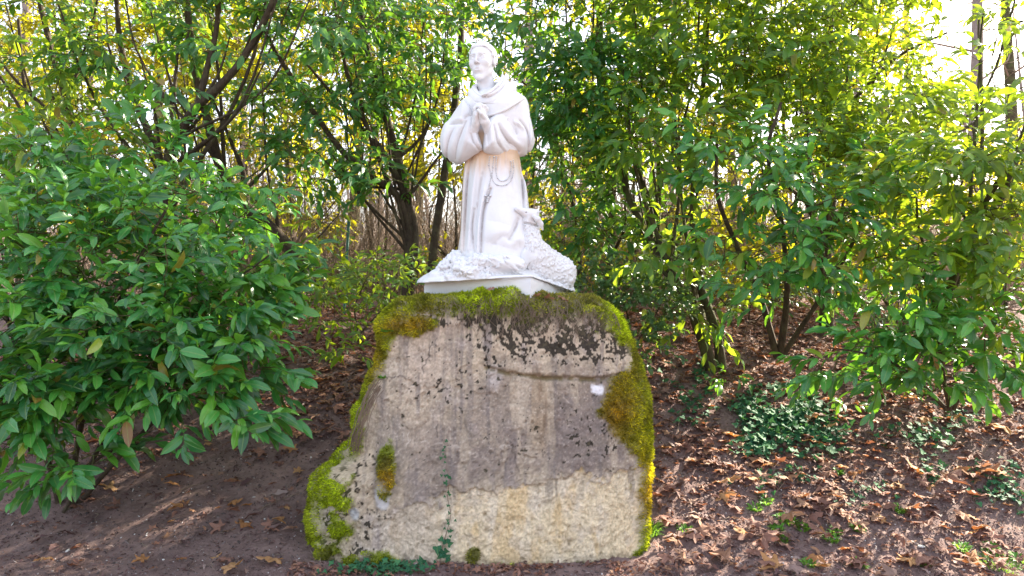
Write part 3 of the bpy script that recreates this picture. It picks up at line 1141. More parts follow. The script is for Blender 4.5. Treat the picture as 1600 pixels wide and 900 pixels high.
# subdivide the side rows
PV = np.array(rows)
side = np.concatenate([PV[0][None] + (PV[1] - PV[0])[None] * t for t in np.linspace(0, 1, 14)[:-1, None, None]], 0)
PV = np.concatenate([side, PV[1:]], 0)
nr_, nc_ = PV.shape[:2]
PV = PV.reshape(-1, 3)
PV[:, :2] += 0.004 * np.stack([fbm(PV[:, 0] * 9, PV[:, 1] * 9, PV[:, 2] * 14, 3, 2), fbm(PV[:, 0] * 9, PV[:, 1] * 9, PV[:, 2] * 14, 3, 7)], 1)
i = np.arange(nr_ - 1)[:, None] * nc_
j = np.arange(nc_)[None]
F = np.stack([i + j, i + (j + 1) % nc_, i + nc_ + (j + 1) % nc_, i + nc_ + j], -1).reshape(-1, 4)
cl = np.tile(WHITE, (len(PV), 1)) * (1 - 0.05 * np.abs(fbm(PV[:, 0] * 20, PV[:, 1] * 20, PV[:, 2] * 20, 3, 2)))[:, None]
plinth = link('plinth', mesh_np('plinth', PV - SORG, F, M['stone_white'], col=cl, smooth=False), statue)
# worn lettering cut in the long face: two rows of shallow strokes, too weathered to read
LV, LF = [], []
d1 = unit((pc - pl)[None])[0]
nrm = np.array([d1[1], -d1[0], 0.0])
lr = random.Random(4)
for row, (zr, hh) in enumerate(((.040, .024), (.082, .024))):
    t = 0.05
    while t < 0.86 * np.linalg.norm(pc - pl):
        q = pl + d1 * t
        w = lr.uniform(.0016, .0024)
        b = np.array([q[0], q[1], np.interp(t, [0, np.linalg.norm(pc - pl)], [topz[3], topz[0]]) - zr - hh]) + nrm * 0.0045
        up = np.array([0, 0, hh * lr.uniform(.8, 1)]) + d1 * lr.uniform(-.004, .004)
        o = len(LV)
        LV += [b, b + d1 * w, b + d1 * w + up, b + up]
        LF.append((o, o + 1, o + 2, o + 3))
        if lr.random() < .5:
            o = len(LV)
            b2 = b + np.array([0, 0, hh * lr.choice((0, .45, .9))])
            LV += [b2, b2 + d1 * .010, b2 + d1 * .010 + [0, 0, w], b2 + [0, 0, w]]
            LF.append((o, o + 1, o + 2, o + 3))
        t += lr.choice((.011, .014, .022))
n = NT('worn_lettering')
M['letter'] = n.finish(n.principled((0.66, 0.63, 0.64), 0.8))
link('worn_inscription', mesh_np('worn_inscription', np.array(LV) - SORG, np.array(LF), M['letter'], smooth=False), plinth)['kind'] = 'stuff'
# ================================================================== the rock that carries the statue
RD = 4.2
Lz = np.array([(900, 497), (870, 492), (845, 484), (820, 481), (790, 483), (765, 488), (745, 500), (728, 524), (712, 541), (690, 546), (650, 550), (620, 560), (600, 571), (575, 585), (540, 588), (505, 586), (488, 590), (470, 606), (455, 622)], float)
Rz = np.array([(900, 1004), (870, 1010), (830, 1013), (790, 1012), (740, 1016), (700, 1019), (650, 1019), (620, 1015), (600, 1008), (575, 1001), (540, 990), (515, 982), (495, 974), (480, 962), (468, 945), (455, 925)], float)
top_line = np.array([(585, 486), (610, 476), (650, 471), (700, 468), (740, 463), (775, 456), (800, 455), (822, 462), (850, 468), (900, 469), (940, 472), (965, 480), (1000, 500)], float)
ROWS, COLS = 330, 620
zt_rock = 1.425
prof_z = np.concatenate([np.linspace(-0.12, 1.30, 262), 1.30 + (zt_rock - 1.30) * np.sin(np.linspace(0, math.pi / 2, 30)[1:]), np.full(ROWS - 291, zt_rock)])
prof_in = np.concatenate([np.zeros(262), 0.085 * (1 - np.cos(np.linspace(0, math.pi / 2, 30)[1:])), 0.085 + 0.40 * np.linspace(0, 1, ROWS - 291 + 1)[1:]])
# sample the outline: front (fine), sides, back (coarse)
s = np.concatenate([np.linspace(0, 1, 400, endpoint=False), 1 + np.linspace(0, 1, 90, endpoint=False), 2 + np.linspace(0, 1, 40, endpoint=False), 3 + np.linspace(0, 1, 90, endpoint=False)])
V = np.zeros((ROWS, COLS, 3))
v_row = 430 + (CAM_Z - prof_z) * FOC / RD
xl = (np.interp(v_row, Lz[::-1, 0], Lz[::-1, 1]) - 800) * RD / FOC
xr = (np.interp(v_row, Rz[::-1, 0], Rz[::-1, 1]) - 800) * RD / FOC
front = -0.02 + 0.10 * np.clip(prof_z, 0, 2)
back = 1.15 + 0 * prof_z
corner = 0.16
for r in range(ROWS):
    a, b, f, k = xl[r], xr[r], front[r], back[r]
    fr = f + 0.0
    c = corner
    ss = s
    x = np.where(ss < 1, a + (b - a) * ss, np.where(ss < 2, b, np.where(ss < 3, b - (b - a) * (ss - 2), a)))
    y = np.where(ss < 1, f, np.where(ss < 2, f + (k - f) * (ss - 1), np.where(ss < 3, k, k - (k - f) * (ss - 3))))
    # round the corners: squash towards a superellipse
    cx, cy_, hx, hy = (a + b) / 2, (f + k) / 2, (b - a) / 2, (k - f) / 2
    ux, uy = (x - cx) / hx, (y - cy_) / hy
    p = 7.0
    nrm_ = (np.abs(ux) ** p + np.abs(uy) ** p) ** (1 / p)
    x, y = cx + hx * ux / nrm_, cy_ + hy * uy / nrm_
    x = x - ux * prof_in[r] * 1.15
    y = y - uy * prof_in[r] * 1.25
    V[r, :, 0], V[r, :, 1], V[r, :, 2] = x, y, prof_z[r]
i = np.arange(ROWS - 1)[:, None] * COLS
j = np.arange(COLS)[None]
RF = np.stack([i + j, i + (j + 1) % COLS, i + COLS + (j + 1) % COLS, i + COLS + j], -1).reshape(-1, 4)
RF = np.vstack([RF])
cap_ring = (ROWS - 1) * COLS + np.arange(COLS)


def grid_normals(V):
    dr = np.gradient(V, axis=0)
    dc = (np.roll(V, -1, 1) - np.roll(V, 1, 1)) / 2
    return unit(np.cross(dc, dr))


N = grid_normals(V)
N[-40:] = unit(N[-40:] * 0.15 + np.array([0, 0, 1.0]))
x, y, z = V[..., 0], V[..., 1], V[..., 2]
U = 800 + x * FOC / RD
W = 430 + (CAM_Z - z) * FOC / RD
fy = sstep(-0.35, -0.8, N[..., 1])                  # 1 on the front face
n1 = fbm(x * 2.2, y * 2.2, z * 2.2, 3, 1)
n2 = fbm(x * 9, y * 9, z * 9, 4, 2)
n3 = fbm(x * 34, y * 34, z * 34, 4, 3)
n4 = fbm(x * 110, y * 110, z * 110, 2, 4)
wob = fbm(U * 0.03, W * 0.03, 0.0, 4, 31)
wob2 = fbm(U * 0.12, W * 0.12, 3.0, 3, 33)
# lower coat of render fallen away: cream masonry below this line
cl_x = np.array([560, 598, 622, 650, 690, 705, 735, 760, 800, 850, 872, 900, 940, 975, 1000, 1030.])
cl_y = np.array([800, 803, 800, 790, 786, 762, 758, 754, 762, 752, 738, 738, 745, 742, 722, 715.])
cream = sstep(-3, 4, W - (np.interp(U, cl_x, cl_y) + 24 * wob + 12 * wob2)) * fy * sstep(590, 606, U + 12 * wob)
ledge_y = np.interp(U, [590, 640, 700, 750, 800, 860, 940, 1000], [592, 560, 560, 572, 584, 590, 592, 580])
ledge = np.exp(-((W - ledge_y - 3 * wob2) / 3.2) ** 2) * sstep(735, 775, U) * fy
above = sstep(4, -6, W - ledge_y) * sstep(720, 800, U) * fy
foot = sstep(700, 760, W) * sstep(620, 545, U)
disp = 0.020 * n1 + 0.010 * n2 + 0.0035 * n3 + 0.0012 * n4
disp += cream * (-0.017 + 0.009 * n3 + 0.0032 * n4) - ledge * 0.022 + above * 0.012
disp += foot * (0.05 * np.abs(n1) + 0.030 * n2 + 0.006 * n3)
chips = sstep(0.30, 0.42, fbm(x * 14, y * 14, z * 14, 3, 41)) * sstep(560, 520, W) * sstep(690, 780, U)
disp -= chips * 0.007
spall = sstep(.06, .12, fbm(x * 5.5, y * 5.5, z * 5.5, 4, 43))
disp += fy * (1 - cream) * (spall * 0.006 - 0.003) + fy * 0.004 * fbm(x * 60, y * 60, z * 60, 2, 45)
disp -= fy * 0.010 * sstep(.50, .62, fbm(x * 26, y * 26, z * 26, 2, 46))
edge_l = sstep(640, 590, U) * sstep(500, 700, W)
disp += edge_l * 0.018 * n2
V = V + N * disp[..., None]
# the top runs up to a mossy crown in the middle as in the outline
tz = CAM_Z - (np.interp(U, top_line[:, 0], top_line[:, 1]) - 430) * 4.3 / FOC
lift = (tz - zt_rock) * sstep(1.18, zt_rock, prof_z)[:, None] * sstep(0.9, 0.3, V[..., 1])
V[..., 2] += lift
N = grid_normals(V)
N[-40:] = unit(N[-40:] * 0.3 + np.array([0, 0, 1.0]))

# ---- colours of the stone itself (linear)
def C3(r, g, b):
    return np.array([r, g, b])


def lay(c, m, colr):
    return c * (1 - m[..., None]) + colr * m[..., None]


def blob(cx, cy, rx, ry, soft=0.5):
    q = np.sqrt(((U - cx) / rx) ** 2 + ((W - cy) / ry) ** 2) + 0.45 * wob + 0.2 * wob2
    return sstep(1 + soft * 0.5, 1 - soft * 0.5, q)


c = np.ones(V.shape) * C3(.46, .40, .32)
c = lay(c, sstep(-.2, .5, fbm(U * .02, W * .02, 2, 3, 51)), C3(.50, .43, .345))
c = lay(c, sstep(.0, .5, fbm(U * .05, W * .03, 5, 3, 53)) * 0.6, C3(.36, .33, .345))
for bx in ((795, 640, 75, 60), (905, 665, 95, 75), (860, 700, 130, 40), (690, 730, 60, 70), (660, 690, 40, 30), (760, 720, 80, 35), (925, 640, 60, 60), (930, 690, 60, 40)):
    c = lay(c, blob(*bx, soft=.9) * 0.62, C3(.22, .188, .18))
c = lay(c, blob(612, 690, 26, 60, .8) * .8, C3(.13, .125, .13))
c = lay(c, blob(625, 640, 55, 90, 1.2) * .5, C3(.46, .40, .33))
c = lay(c, blob(660, 555, 62, 60, 1.0) * .7, C3(.50, .43, .37))
c = lay(c, blob(818, 610, 10, 45, .8) * .6, C3(.50, .45, .40))
c = lay(c, blob(772, 590, 12, 16, .9) * .5, C3(.55, .53, .55))
c = lay(c, blob(662, 800, 40, 20, .9) * .5, C3(.5, .45, .45))
c = lay(c, blob(845, 640, 18, 50, 1.) * .55, C3(.26, .18, .10))
# vertical run-off streaks
st = fbm(U * .11, W * .008, 7, 3, 61)
c = lay(c, sstep(.08, .42, st) * .6 * fy, C3(.20, .18, .18))
c = lay(c, sstep(.12, .45, fbm(U * .07, W * .01, 17, 3, 62)) * .45 * fy, C3(.55, .48, .38))
c = lay(c, sstep(.1, .4, fbm(U * .045, W * .05, 21, 4, 64)) * .4 * fy, C3(.27, .235, .20))
# cream
cc = np.ones(V.shape) * C3(.66, .57, .41)
cc = lay(cc, sstep(-.1, .5, fbm(U * .03, W * .012, 9, 3, 63)), C3(.72, .65, .53))
cc = lay(cc, sstep(.1, .45, fbm(U * .055, W * .018, 4, 3, 65)) * .55, C3(.62, .46, .24))
cc = lay(cc, sstep(.12, .42, fbm(U * .09, W * .007, 2, 3, 67)) * sstep(800, 760, W) * .75, C3(.30, .27, .24))
cc = lay(cc, sstep(.22, .4, n3) * .4, C3(.36, .29, .20))
cc = lay(cc, sstep(730, 650, U + 40 * wob) * .62, C3(.44, .40, .37))
cc = lay(cc, sstep(.05, .35, fbm(U * .05, W * .05, 33, 4, 68)) * .5, C3(.50, .44, .37))
c = c * (1 - cream[..., None]) + cc * cream[..., None]
rim = np.exp(-((W - (np.interp(U, cl_x, cl_y) + 24 * wob + 12 * wob2)) / 2.4) ** 2) * fy * (U > 600)
c = lay(c, rim * .5, C3(.62, .56, .48))
# fine grain, pits, sand
c = c * (1 + 0.30 * n3 + 0.36 * n4)[..., None]
c = lay(c, sstep(.45, .6, n4) * .35, C3(.62, .58, .55))
# pale cracks
def crack(pts, w):
    p = smooth_path(np.array(pts, float), 5)
    best = np.full(U.shape, 1e9)
    uu, ww = U + 7 * wob2 + 3 * n2, W + 8 * wob2 + 5 * n2
    for q in range(len(p) - 1):
        e = p[q + 1] - p[q]
        t = np.clip(((uu - p[q][0]) * e[0] + (ww - p[q][1]) * e[1]) / (e @ e), 0, 1)
        best = np.minimum(best, (uu - p[q][0] - t * e[0]) ** 2 + (ww - p[q][1] - t * e[1]) ** 2)
    return np.exp(-best / (w * w)) * fy


for pts in ([(620, 708), (640, 692), (660, 687), (690, 693), (722, 696)], [(735, 708), (752, 703), (790, 697), (830, 692)], [(752, 700), (758, 712), (764, 716)], [(642, 690), (644, 676)], [(905, 780), (925, 750), (940, 742)], [(880, 620), (892, 632)]):
    c = lay(c, np.clip(crack(pts, 1.1), 0, 1) * .65 * sstep(-.5, .3, wob2), C3(.62, .57, .53))
for pts in ([(682, 530), (664, 555), (660, 580)], [(682, 655), (684, 680)], [(590, 592), (615, 590), (640, 588)], [(800, 690), (810, 730)]):
    c = lay(c, np.clip(crack(pts, 1.2), 0, 1) * .8, C3(.10, .085, .08))
c = lay(c, np.clip(ledge * 1.1, 0, .7) * sstep(-.5, .1, wob2), C3(.15, .125, .05))
# dark lichen: speckles that thicken towards the upper right
dens = np.clip(1.15 * sstep(600, 520, W) * sstep(700, 830, U) + .50 * sstep(545, 495, W) + .35 * np.exp(-(((U - 925) / 70) ** 2 + ((W - 690) / 60) ** 2)) + .30 * np.exp(-(((U - 790) / 45) ** 2 + ((W - 680) / 30) ** 2))
               + .42 * np.exp(-(((U - 680 - (640 - W) * .5) / 55) ** 2 + ((W - 612) / 26) ** 2)) + .25 * np.exp(-(((U - 735) / 60) ** 2 + ((W - 560) / 50) ** 2)) + .5 * sstep(700, 740, W) * sstep(620, 590, U), 0, 1)
sp = fbm(U * .10, W * .10, 1, 3, 71, .65) * .6 + fbm(U * .28, W * .28, 1, 2, 73) * .4
spot = sstep(0, .08, sp - (0.42 - .56 * dens)) * fy * (1 - .9 * cream)
c = c * C3(1.05, 1.0, .92)
c = lay(c, spot * .94, C3(.030, .026, .020))
c = lay(c, sstep(.0, .2, sp - (.40 - .55 * sstep(560, 500, W) * sstep(760, 860, U))) * .5 * fy, C3(.14, .12, .075))
c = lay(c, np.clip(sstep(1.4, .8, np.sqrt(((U - 934) / 10) ** 2 + ((W - 608) / 8) ** 2) + .6 * wob2), 0, 1), C3(.85, .85, .88))
c = lay(c, blob(602, 770, 10, 16, .6) * .8, C3(.6, .6, .62))
c = lay(c, blob(560, 795, 8, 12, .6) * .8, C3(.55, .58, .62))
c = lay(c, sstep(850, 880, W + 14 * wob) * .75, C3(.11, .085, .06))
# ---- moss cover
side_r = sstep(0, 16, U - (np.interp(W, [460, 520, 560, 600, 640, 680, 720, 780, 850, 880], [925, 945, 985, 952, 925, 958, 985, 1000, 996, 960]) + 16 * wob + 10 * wob2))
side_l = sstep(0, 12, (np.interp(W, [470, 500, 545, 590, 620, 690, 720, 760, 800, 850, 890], [700, 640, 615, 596, 582, 566, 566, 560, 555, 565, 620]) + 16 * wob + 10 * wob2) - U)
topm = sstep(0, 14, (np.interp(U, [580, 650, 700, 760, 800, 850, 900, 960], [520, 500, 498, 500, 512, 508, 500, 520]) + 20 * wob + 14 * wob2) - W)
patch = np.maximum(blob(608, 725, 15, 38, .35), blob(565, 865, 60, 14, .6))
patch = np.maximum(patch, blob(640, 512, 38, 12, .4))
patch = np.maximum(patch, blob(742, 855, 9, 12, .4))
patch = np.maximum(patch, sstep(866, 880, W + 16 * wob + 10 * wob2) * .8)
moss = np.clip(np.maximum.reduce([side_r, side_l, topm, patch, (1 - fy) * 0.9, sstep(.2, .6, N[..., 2]) * sstep(540, 500, W)]), 0, 1)
gaps = sstep(-.12, .12, fbm(U * .045, W * .045, 8, 4, 81))
moss = moss * (1 - .9 * gaps * np.maximum(sstep(640, 560, U) * sstep(690, 730, W) * sstep(488, 520, U), sstep(505, 480, W) * .35))
moss = np.where((U > 620) & (U < 640) & (W < 510), moss * .8, moss)
mossg = C3(.23, .29, .022)
mossb = C3(.13, .12, .03)
mosso = C3(.34, .22, .02)
tone = fbm(U * .02, W * .02, 1, 3, 91)
mc = np.ones(V.shape) * mossg
mc = lay(mc, sstep(.0, .4, tone) * .75, mossb)
rustz = np.clip(np.exp(-(((U - 960) / 34) ** 2 + ((W - 645) / 70) ** 2)) + np.exp(-(((U - 1000) / 22) ** 2 + ((W - 760) / 60) ** 2)) * .8 + np.exp(-(((U - 608) / 16) ** 2 + ((W - 745) / 22) ** 2)) + .9 * np.exp(-(((U - 635) / 40) ** 2 + ((W - 512) / 16) ** 2)) + .6 * np.exp(-(((U - 592) / 20) ** 2 + ((W - 570) / 40) ** 2)), 0, 1)
mc = lay(mc, rustz * .85, mosso)
mc = lay(mc, np.clip(np.exp(-(((U - 775) / 60) ** 2 + ((W - 468) / 16) ** 2)) + np.exp(-(((U - 520) / 34) ** 2 + ((W - 775) / 45) ** 2)) + np.exp(-(((U - 965) / 26) ** 2 + ((W - 520) / 40) ** 2)), 0, 1) * .85, C3(.33, .42, .02))
mc = lay(mc, sstep(800, 850, U) * sstep(520, 480, W) * sstep(960, 930, U) * .7, C3(.17, .14, .07))
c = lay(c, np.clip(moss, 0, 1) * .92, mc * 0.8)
V2 = V.reshape(-1, 3)
moss_m = moss.reshape(-1)
mossc = mc.reshape(-1, 3)
cush = np.clip(.5 + 1.3 * fbm(x * 16, y * 16, z * 16, 3, 95), 0, 1)
V2 = V2 + (N * (moss * (0.006 + 0.026 * cush))[..., None]).reshape(-1, 3)
mossc = mossc * (0.55 + 0.75 * cush.reshape(-1, 1))
capc = V2[cap_ring].mean(0)
RV = np.vstack([V2, capc])
RT = np.stack([cap_ring, np.roll(cap_ring, -1), np.full(COLS, len(V2))], 1)
rcol = np.vstack([c.reshape(-1, 3), c.reshape(-1, 3)[cap_ring].mean(0)])
rock = thing('pedestal_rock', 'big rough block of weathered cream and grey masonry with mossy edges under the statue', 'rock', P(780, 885, 4.5))
RORG = np.array(rock.location)
n = NT('weathered_masonry')
att = n.n('ShaderNodeAttribute', attribute_name='tint')
f1 = n.noise(70, 6, 0.75)
f2 = n.noise(260, 4, 0.7)
col = n.mix(n.math('MULTIPLY', f1, 0.9), n.mix(1.0, att.outputs[0], (1.35, 1.33, 1.3), 'MULTIPLY'), n.mix(1.0, att.outputs[0], (0.55, 0.53, 0.55), 'MULTIPLY'))
vor = n.n('ShaderNodeTexVoronoi', feature='DISTANCE_TO_EDGE')
tc = n.n('ShaderNodeTexCoord')
n.l(tc.outputs['Object'], vor.inputs['Vector'])
vor.inputs['Scale'].default_value = 55
bm = n.bump(f2, 0.55, 0.004, n.bump(f1, 0.8, 0.010, n.bump(n.math('MINIMUM', vor.outputs['Distance'], 0.12), 0.35, 0.02)))
M['masonry'] = n.finish(n.principled(col, 0.92, bm, 0.15))
block = link('masonry_block', mesh_np('masonry_block', RV - RORG, [RF, RT], M['masonry'], col=rcol), rock)

# ---- moss: tiny upright blades over the mossy part of the block
n = NT('moss_blades')
att = n.n('ShaderNodeAttribute', attribute_name='tint')
geo = n.n('ShaderNodeNewGeometry')
col = n.mix(geo.outputs['Random Per Island'], n.mix(1.0, att.outputs[0], (0.55, 0.6, 0.5), 'MULTIPLY'), n.mix(1.0, att.outputs[0], (1.9, 1.75, 1.2), 'MULTIPLY'))
p = n.principled(col, 0.8, None, 0.2)
t = n.n('ShaderNodeBsdfTranslucent')
n.l(n.mix(1.0, col, (1.6, 1.6, 0.8), 'MULTIPLY'), t.inputs[0])
mx = n.n('ShaderNodeMixShader')
mx.inputs[0].default_value = 0.4
n.l(p, mx.inputs[1])
n.l(t.outputs[0], mx.inputs[2])
M['moss'] = n.finish(mx.outputs[0])


def blades(Q, NN, tint, length, width, spread=0.6, curl=0.25):
    k = len(Q)
    d = unit(NN + rng.normal(0, spread, (k, 3)) * 0.7 + np.array([0, 0, 0.35]))
    sd = unit(np.cross(d, rng.normal(0, 1, (k, 3))))
    ln = length * rng.uniform(.5, 1.25, (k, 1))
    b0, b1 = Q - sd * width / 2, Q + sd * width / 2
    m = Q + d * ln * .55 + sd * width * .35
    tip = Q + d * ln + np.array([0, 0, -1.0]) * ln * curl + rng.normal(0, .12, (k, 3)) * ln
    Vb = np.stack([b0, b1, m, tip], 1).reshape(-1, 3)
    off = np.arange(k)[:, None] * 4
    Fb = np.vstack([off + np.array([0, 1, 2]), off + np.array([0, 2, 3])])
    return Vb, Fb, np.repeat(tint, 4, 0)


tri = V2[RF]
ar = np.linalg.norm(np.cross(tri[:, 2] - tri[:, 0], tri[:, 3] - tri[:, 1]), axis=1) / 2
wt = moss_m[RF].mean(1)
cent = tri.mean(1)
vis = (cent[:, 1] < 0.75) & (cent[:, 2] > -0.03)
pr_ = ar * np.clip(wt - .15, 0, 1) * vis
pick = rng.choice(len(RF), 115000, p=pr_ / pr_.sum())
w4 = rng.dirichlet((1, 1, 1, 1), len(pick))
Q = (V2[RF[pick]] * w4[:, :, None]).sum(1)
NN = N.reshape(-1, 3)[RF[pick, 0]]
Vb, Fb, Tb = blades(Q, NN, mossc[RF[pick, 0]] * rng.uniform(.75, 1.3, (len(pick), 1)), (0.008 + 0.012 * wt[pick] + 0.006 * (W.reshape(-1)[RF[pick, 0]] < 500))[:, None], 0.0040)
o = link('moss', mesh_np('moss', Vb - RORG, Fb, M['moss'], col=Tb, smooth=False), rock)
tag(o, kind='stuff', label='green and rusty brown moss on the top, sides and foot of the block')

# ---- dry rootlets hanging from the moss at the top right, and a strand of dead roots on the left edge
n = NT('dry_roots')
M['rootlets'] = n.finish(n.principled(n.mix(n.noise(30), (0.30, 0.22, 0.15), (0.16, 0.11, 0.08)), 0.9))


def rock_front(px, py, lift=0.0):
    """point on the front of the block near photo pixel px, py"""
    zz = CAM_Z - (py - 430) * RD / FOC
    r = int(np.argmin(np.abs(v_row - py)))
    cidx = np.arange(400)
    k = cidx[np.argmin(np.abs(U[r, :400] - px))]
    return V2.reshape(ROWS, COLS, 3)[r, k] + np.array([0, -lift, 0])


parts = []
for _ in range(200):
    px, py = rng.uniform(800, 965), rng.uniform(468, 500)
    if rng.random() < .3:
        px = rng.uniform(700, 830)
        py = rng.uniform(475, 500)
    q = [rock_front(px, py, .012)]
    L_ = rng.integers(3, 6)
    dx = rng.normal(0, 4)
    for s_ in range(L_):
        px += dx + rng.normal(0, 4)
        py += rng.uniform(3, 11)
        q.append(rock_front(px, py, .010 + rng.uniform(0, .016)))
    Vt, Ft, _ = tube(np.array(q), 0.0011, 3)
    parts.append((Vt, Ft))
for _ in range(26):
    px, py = 590 + rng.normal(0, 5), rng.uniform(590, 610)
    q = []
    for s_ in range(9):
        t = s_ / 8
        q.append(P(px - 38 * t ** .7 + rng.normal(0, 1.5), py + t * 100, 4.17 - .05 * math.sin(t * 3)))
    Vt, Ft, _ = tube(np.array(q), 0.0020, 3)
    parts.append((Vt, Ft))
Vt, Ft = merge(parts)
tag(link('dry_rootlets', mesh_np('dry_rootlets', Vt - RORG, Ft, M['rootlets']), rock), kind='stuff')

# ================================================================== ground
gx = np.concatenate([-np.geomspace(400, 5.2, 40), np.linspace(-5, 5, 420), np.geomspace(5.2, 400, 40)])
gy = np.concatenate([-np.geomspace(40, 1.2, 14), np.linspace(-1.1, 5.2, 300), np.geomspace(5.25, 400, 60)])
GX, GY = np.meshgrid(gx, gy)
Z0 = ground_z(GX, GY)
nearm = ((np.abs(GX) < 5.2) & (GY > -1.3) & (GY < 5.6)).astype(float)
Zf = Z0 + nearm * (0.018 * fbm(GX * 11, GY * 11, 0.3, 4, 14) + 0.009 * fbm(GX * 40, GY * 40, 0.3, 2, 15))
i = np.arange(len(gy) - 1)[:, None] * len(gx)
j = np.arange(len(gx) - 1)[None]
GF = np.stack([i + j, i + j + 1, i + len(gx) + j + 1, i + len(gx) + j], -1).reshape(-1, 4)
n = NT('forest_soil')
a = n.noise(2.2, 6, 0.65)
b = n.noise(24, 6, 0.7)
d = n.noise(150, 4, 0.75)
col = n.ramp(a, [(0.3, (0.13, 0.092, 0.088)), (0.5, (0.215, 0.158, 0.148)), (0.72, (0.31, 0.235, 0.21))])
col = n.mix(n.math('MULTIPLY', b, 0.9), n.mix(1.0, col, (1.45, 1.35, 1.3), 'MULTIPLY'), n.mix(1.0, col, (0.5, 0.46, 0.46), 'MULTIPLY'))
col = n.mix(n.math('MULTIPLY', n.math('MAXIMUM', n.math('SUBTRACT', d, 0.58), 0), 4.0), col, (0.24, 0.20, 0.19))
M['soil'] = n.finish(n.principled(col, 0.95, n.bump(d, 0.8, 0.01, n.bump(b, 0.9, 0.03)), 0.1))
gme = mesh_np('ground', np.stack([GX, GY, Zf], -1).reshape(-1, 3), GF, M['soil'])
tag(link('ground', gme), 'bare brown forest soil rising to a bank behind the rock', kind='structure')


def soil_z(x, y):
    x, y = np.asarray(x, float), np.asarray(y, float)
    nm = ((np.abs(x) < 5.2) & (y > -1.3) & (y < 5.6)).astype(float)
    return ground_z(x, y) + nm * (0.018 * fbm(x * 11, y * 11, 0.3, 4, 14) + 0.009 * fbm(x * 40, y * 40, 0.3, 2, 15))


def in_rock(x, y, m=0.0):
    return (x > -1.12 - m) & (x < 0.80 + m) & (y > -0.02 - m) & (y < 1.15)


def hit_ground(px, py):
    """where the view line through photo pixel px, py meets the ground"""
    dd = np.linspace(3.3, 30, 1600)
    X_ = (px - 800) / FOC * dd
    Zr = CAM_Z - (py - 430) / FOC * dd
    g_ = ground_z(X_, dd + CAM_Y)
    k = np.argmax(Zr < g_)
    return np.array([X_[k], dd[k] + CAM_Y, g_[k]])


# ---- fallen leaf shapes
def plane_leaf(seed, lobes=5, curl=0.30):
    r_ = random.Random(seed)
    pts = []
    angs = np.linspace(-2.15, 2.15, lobes)
    for i_, a_ in enumerate(angs):
        R = (0.55, 0.62, 0.62, 0.62, 0.55)[i_ % 5] * r_.uniform(.8, 1.1) * (1.0 if abs(a_) < 1.6 else .72)
        w = .27
        pts.append((a_ - w, R * .62))
        pts.append((a_ - w * .55, R * .80))
        pts.append((a_, R))
        pts.append((a_ + w * .6, R * .76))
        pts.append((a_ + w, R * .60))
        if i_ < lobes - 1:
            pts.append(((a_ + angs[i_ + 1]) / 2, R * .47))
    pts.append((math.pi, .10))
    V_ = [(0, 0, 0)]
    for s_ in (0.5, 1.0):
        for a_, R in pts:
            x_, y_ = R * s_ * math.sin(a_), R * s_ * math.cos(a_)
            V_.append((x_, y_ + .05, 0))
    V_ = np.array(V_)
    cx_, cy_ = r_.uniform(-1, 1) * curl, r_.uniform(-1, 1) * curl
    rr_ = np.hypot(V_[:, 0], V_[:, 1])
    V_[:, 2] = cx_ * V_[:, 0] ** 2 * 1.3 + cy_ * V_[:, 1] ** 2 * 1.3 + 0.35 * curl * rr_ ** 2 * np.sin(np.arctan2(V_[:, 0], V_[:, 1]) * 2.5 + seed) + 0.05 * np.sin(V_[:, 0] * 17 + seed) + .04 * np.sin(V_[:, 1] * 13)
    m = len(pts)
    F_ = []
    for k_ in range(m):
        k2 = (k_ + 1) % m
        F_.append((0, 1 + k2, 1 + k_))
        F_.append((1 + k_, 1 + k2, 1 + m + k2))
        F_.append((1 + k_, 1 + m + k2, 1 + m + k_))
    # stalk
    o_ = len(V_)
    V_ = np.vstack([V_, [(-.008, .02, .0), (.008, .02, .0), (r_.uniform(-.05, .05), -.40, .04)]])
    F_.append((o_, o_ + 1, o_ + 2))
    uv_ = V_[:, :2] + 0.5
    V_[:, 2] -= V_[:, 2].min() - 0.01
    return V_, np.array(F_), uv_


def scrap_leaf(seed):
    r_ = random.Random(seed)
    k_ = 7
    V_ = []
    for i_ in range(k_):
        t_ = i_ / (k_ - 1)
        w_ = .20 * math.sin(math.pi * min(1, t_ * .92 + .06)) * r_.uniform(.75, 1.1)
        zc = r_.uniform(.05, .25) * math.sin(math.pi * t_) * 0.6
        V_ += [(-w_, t_ - .5, zc + w_ * r_.uniform(.1, .9)), (0, t_ - .5, zc), (w_, t_ - .5, zc + w_ * r_.uniform(.1, .9))]
    F_ = []
    for i_ in range(k_ - 1):
        for s_ in (0, 1):
            a_ = i_ * 3 + s_
            F_ += [(a_, a_ + 1, a_ + 4), (a_, a_ + 4, a_ + 3)]
    V_ = np.array(V_)
    return V_, np.array(F_), V_[:, :2] + .5


plane_T = [plane_leaf(s_) for s_ in range(8)]
scrap_T = [scrap_leaf(s_) for s_ in range(8)]


def frames(k, tilt):
    nz = unit(np.stack([rng.normal(0, tilt, k), rng.normal(0, tilt, k), np.ones(k)], 1))
    a_ = rng.uniform(0, 2 * math.pi, k)
    h = np.stack([np.cos(a_), np.sin(a_), np.zeros(k)], 1)
    axx = unit(np.cross(h, nz))
    ayy = np.cross(nz, axx)
    return axx, ayy, nz


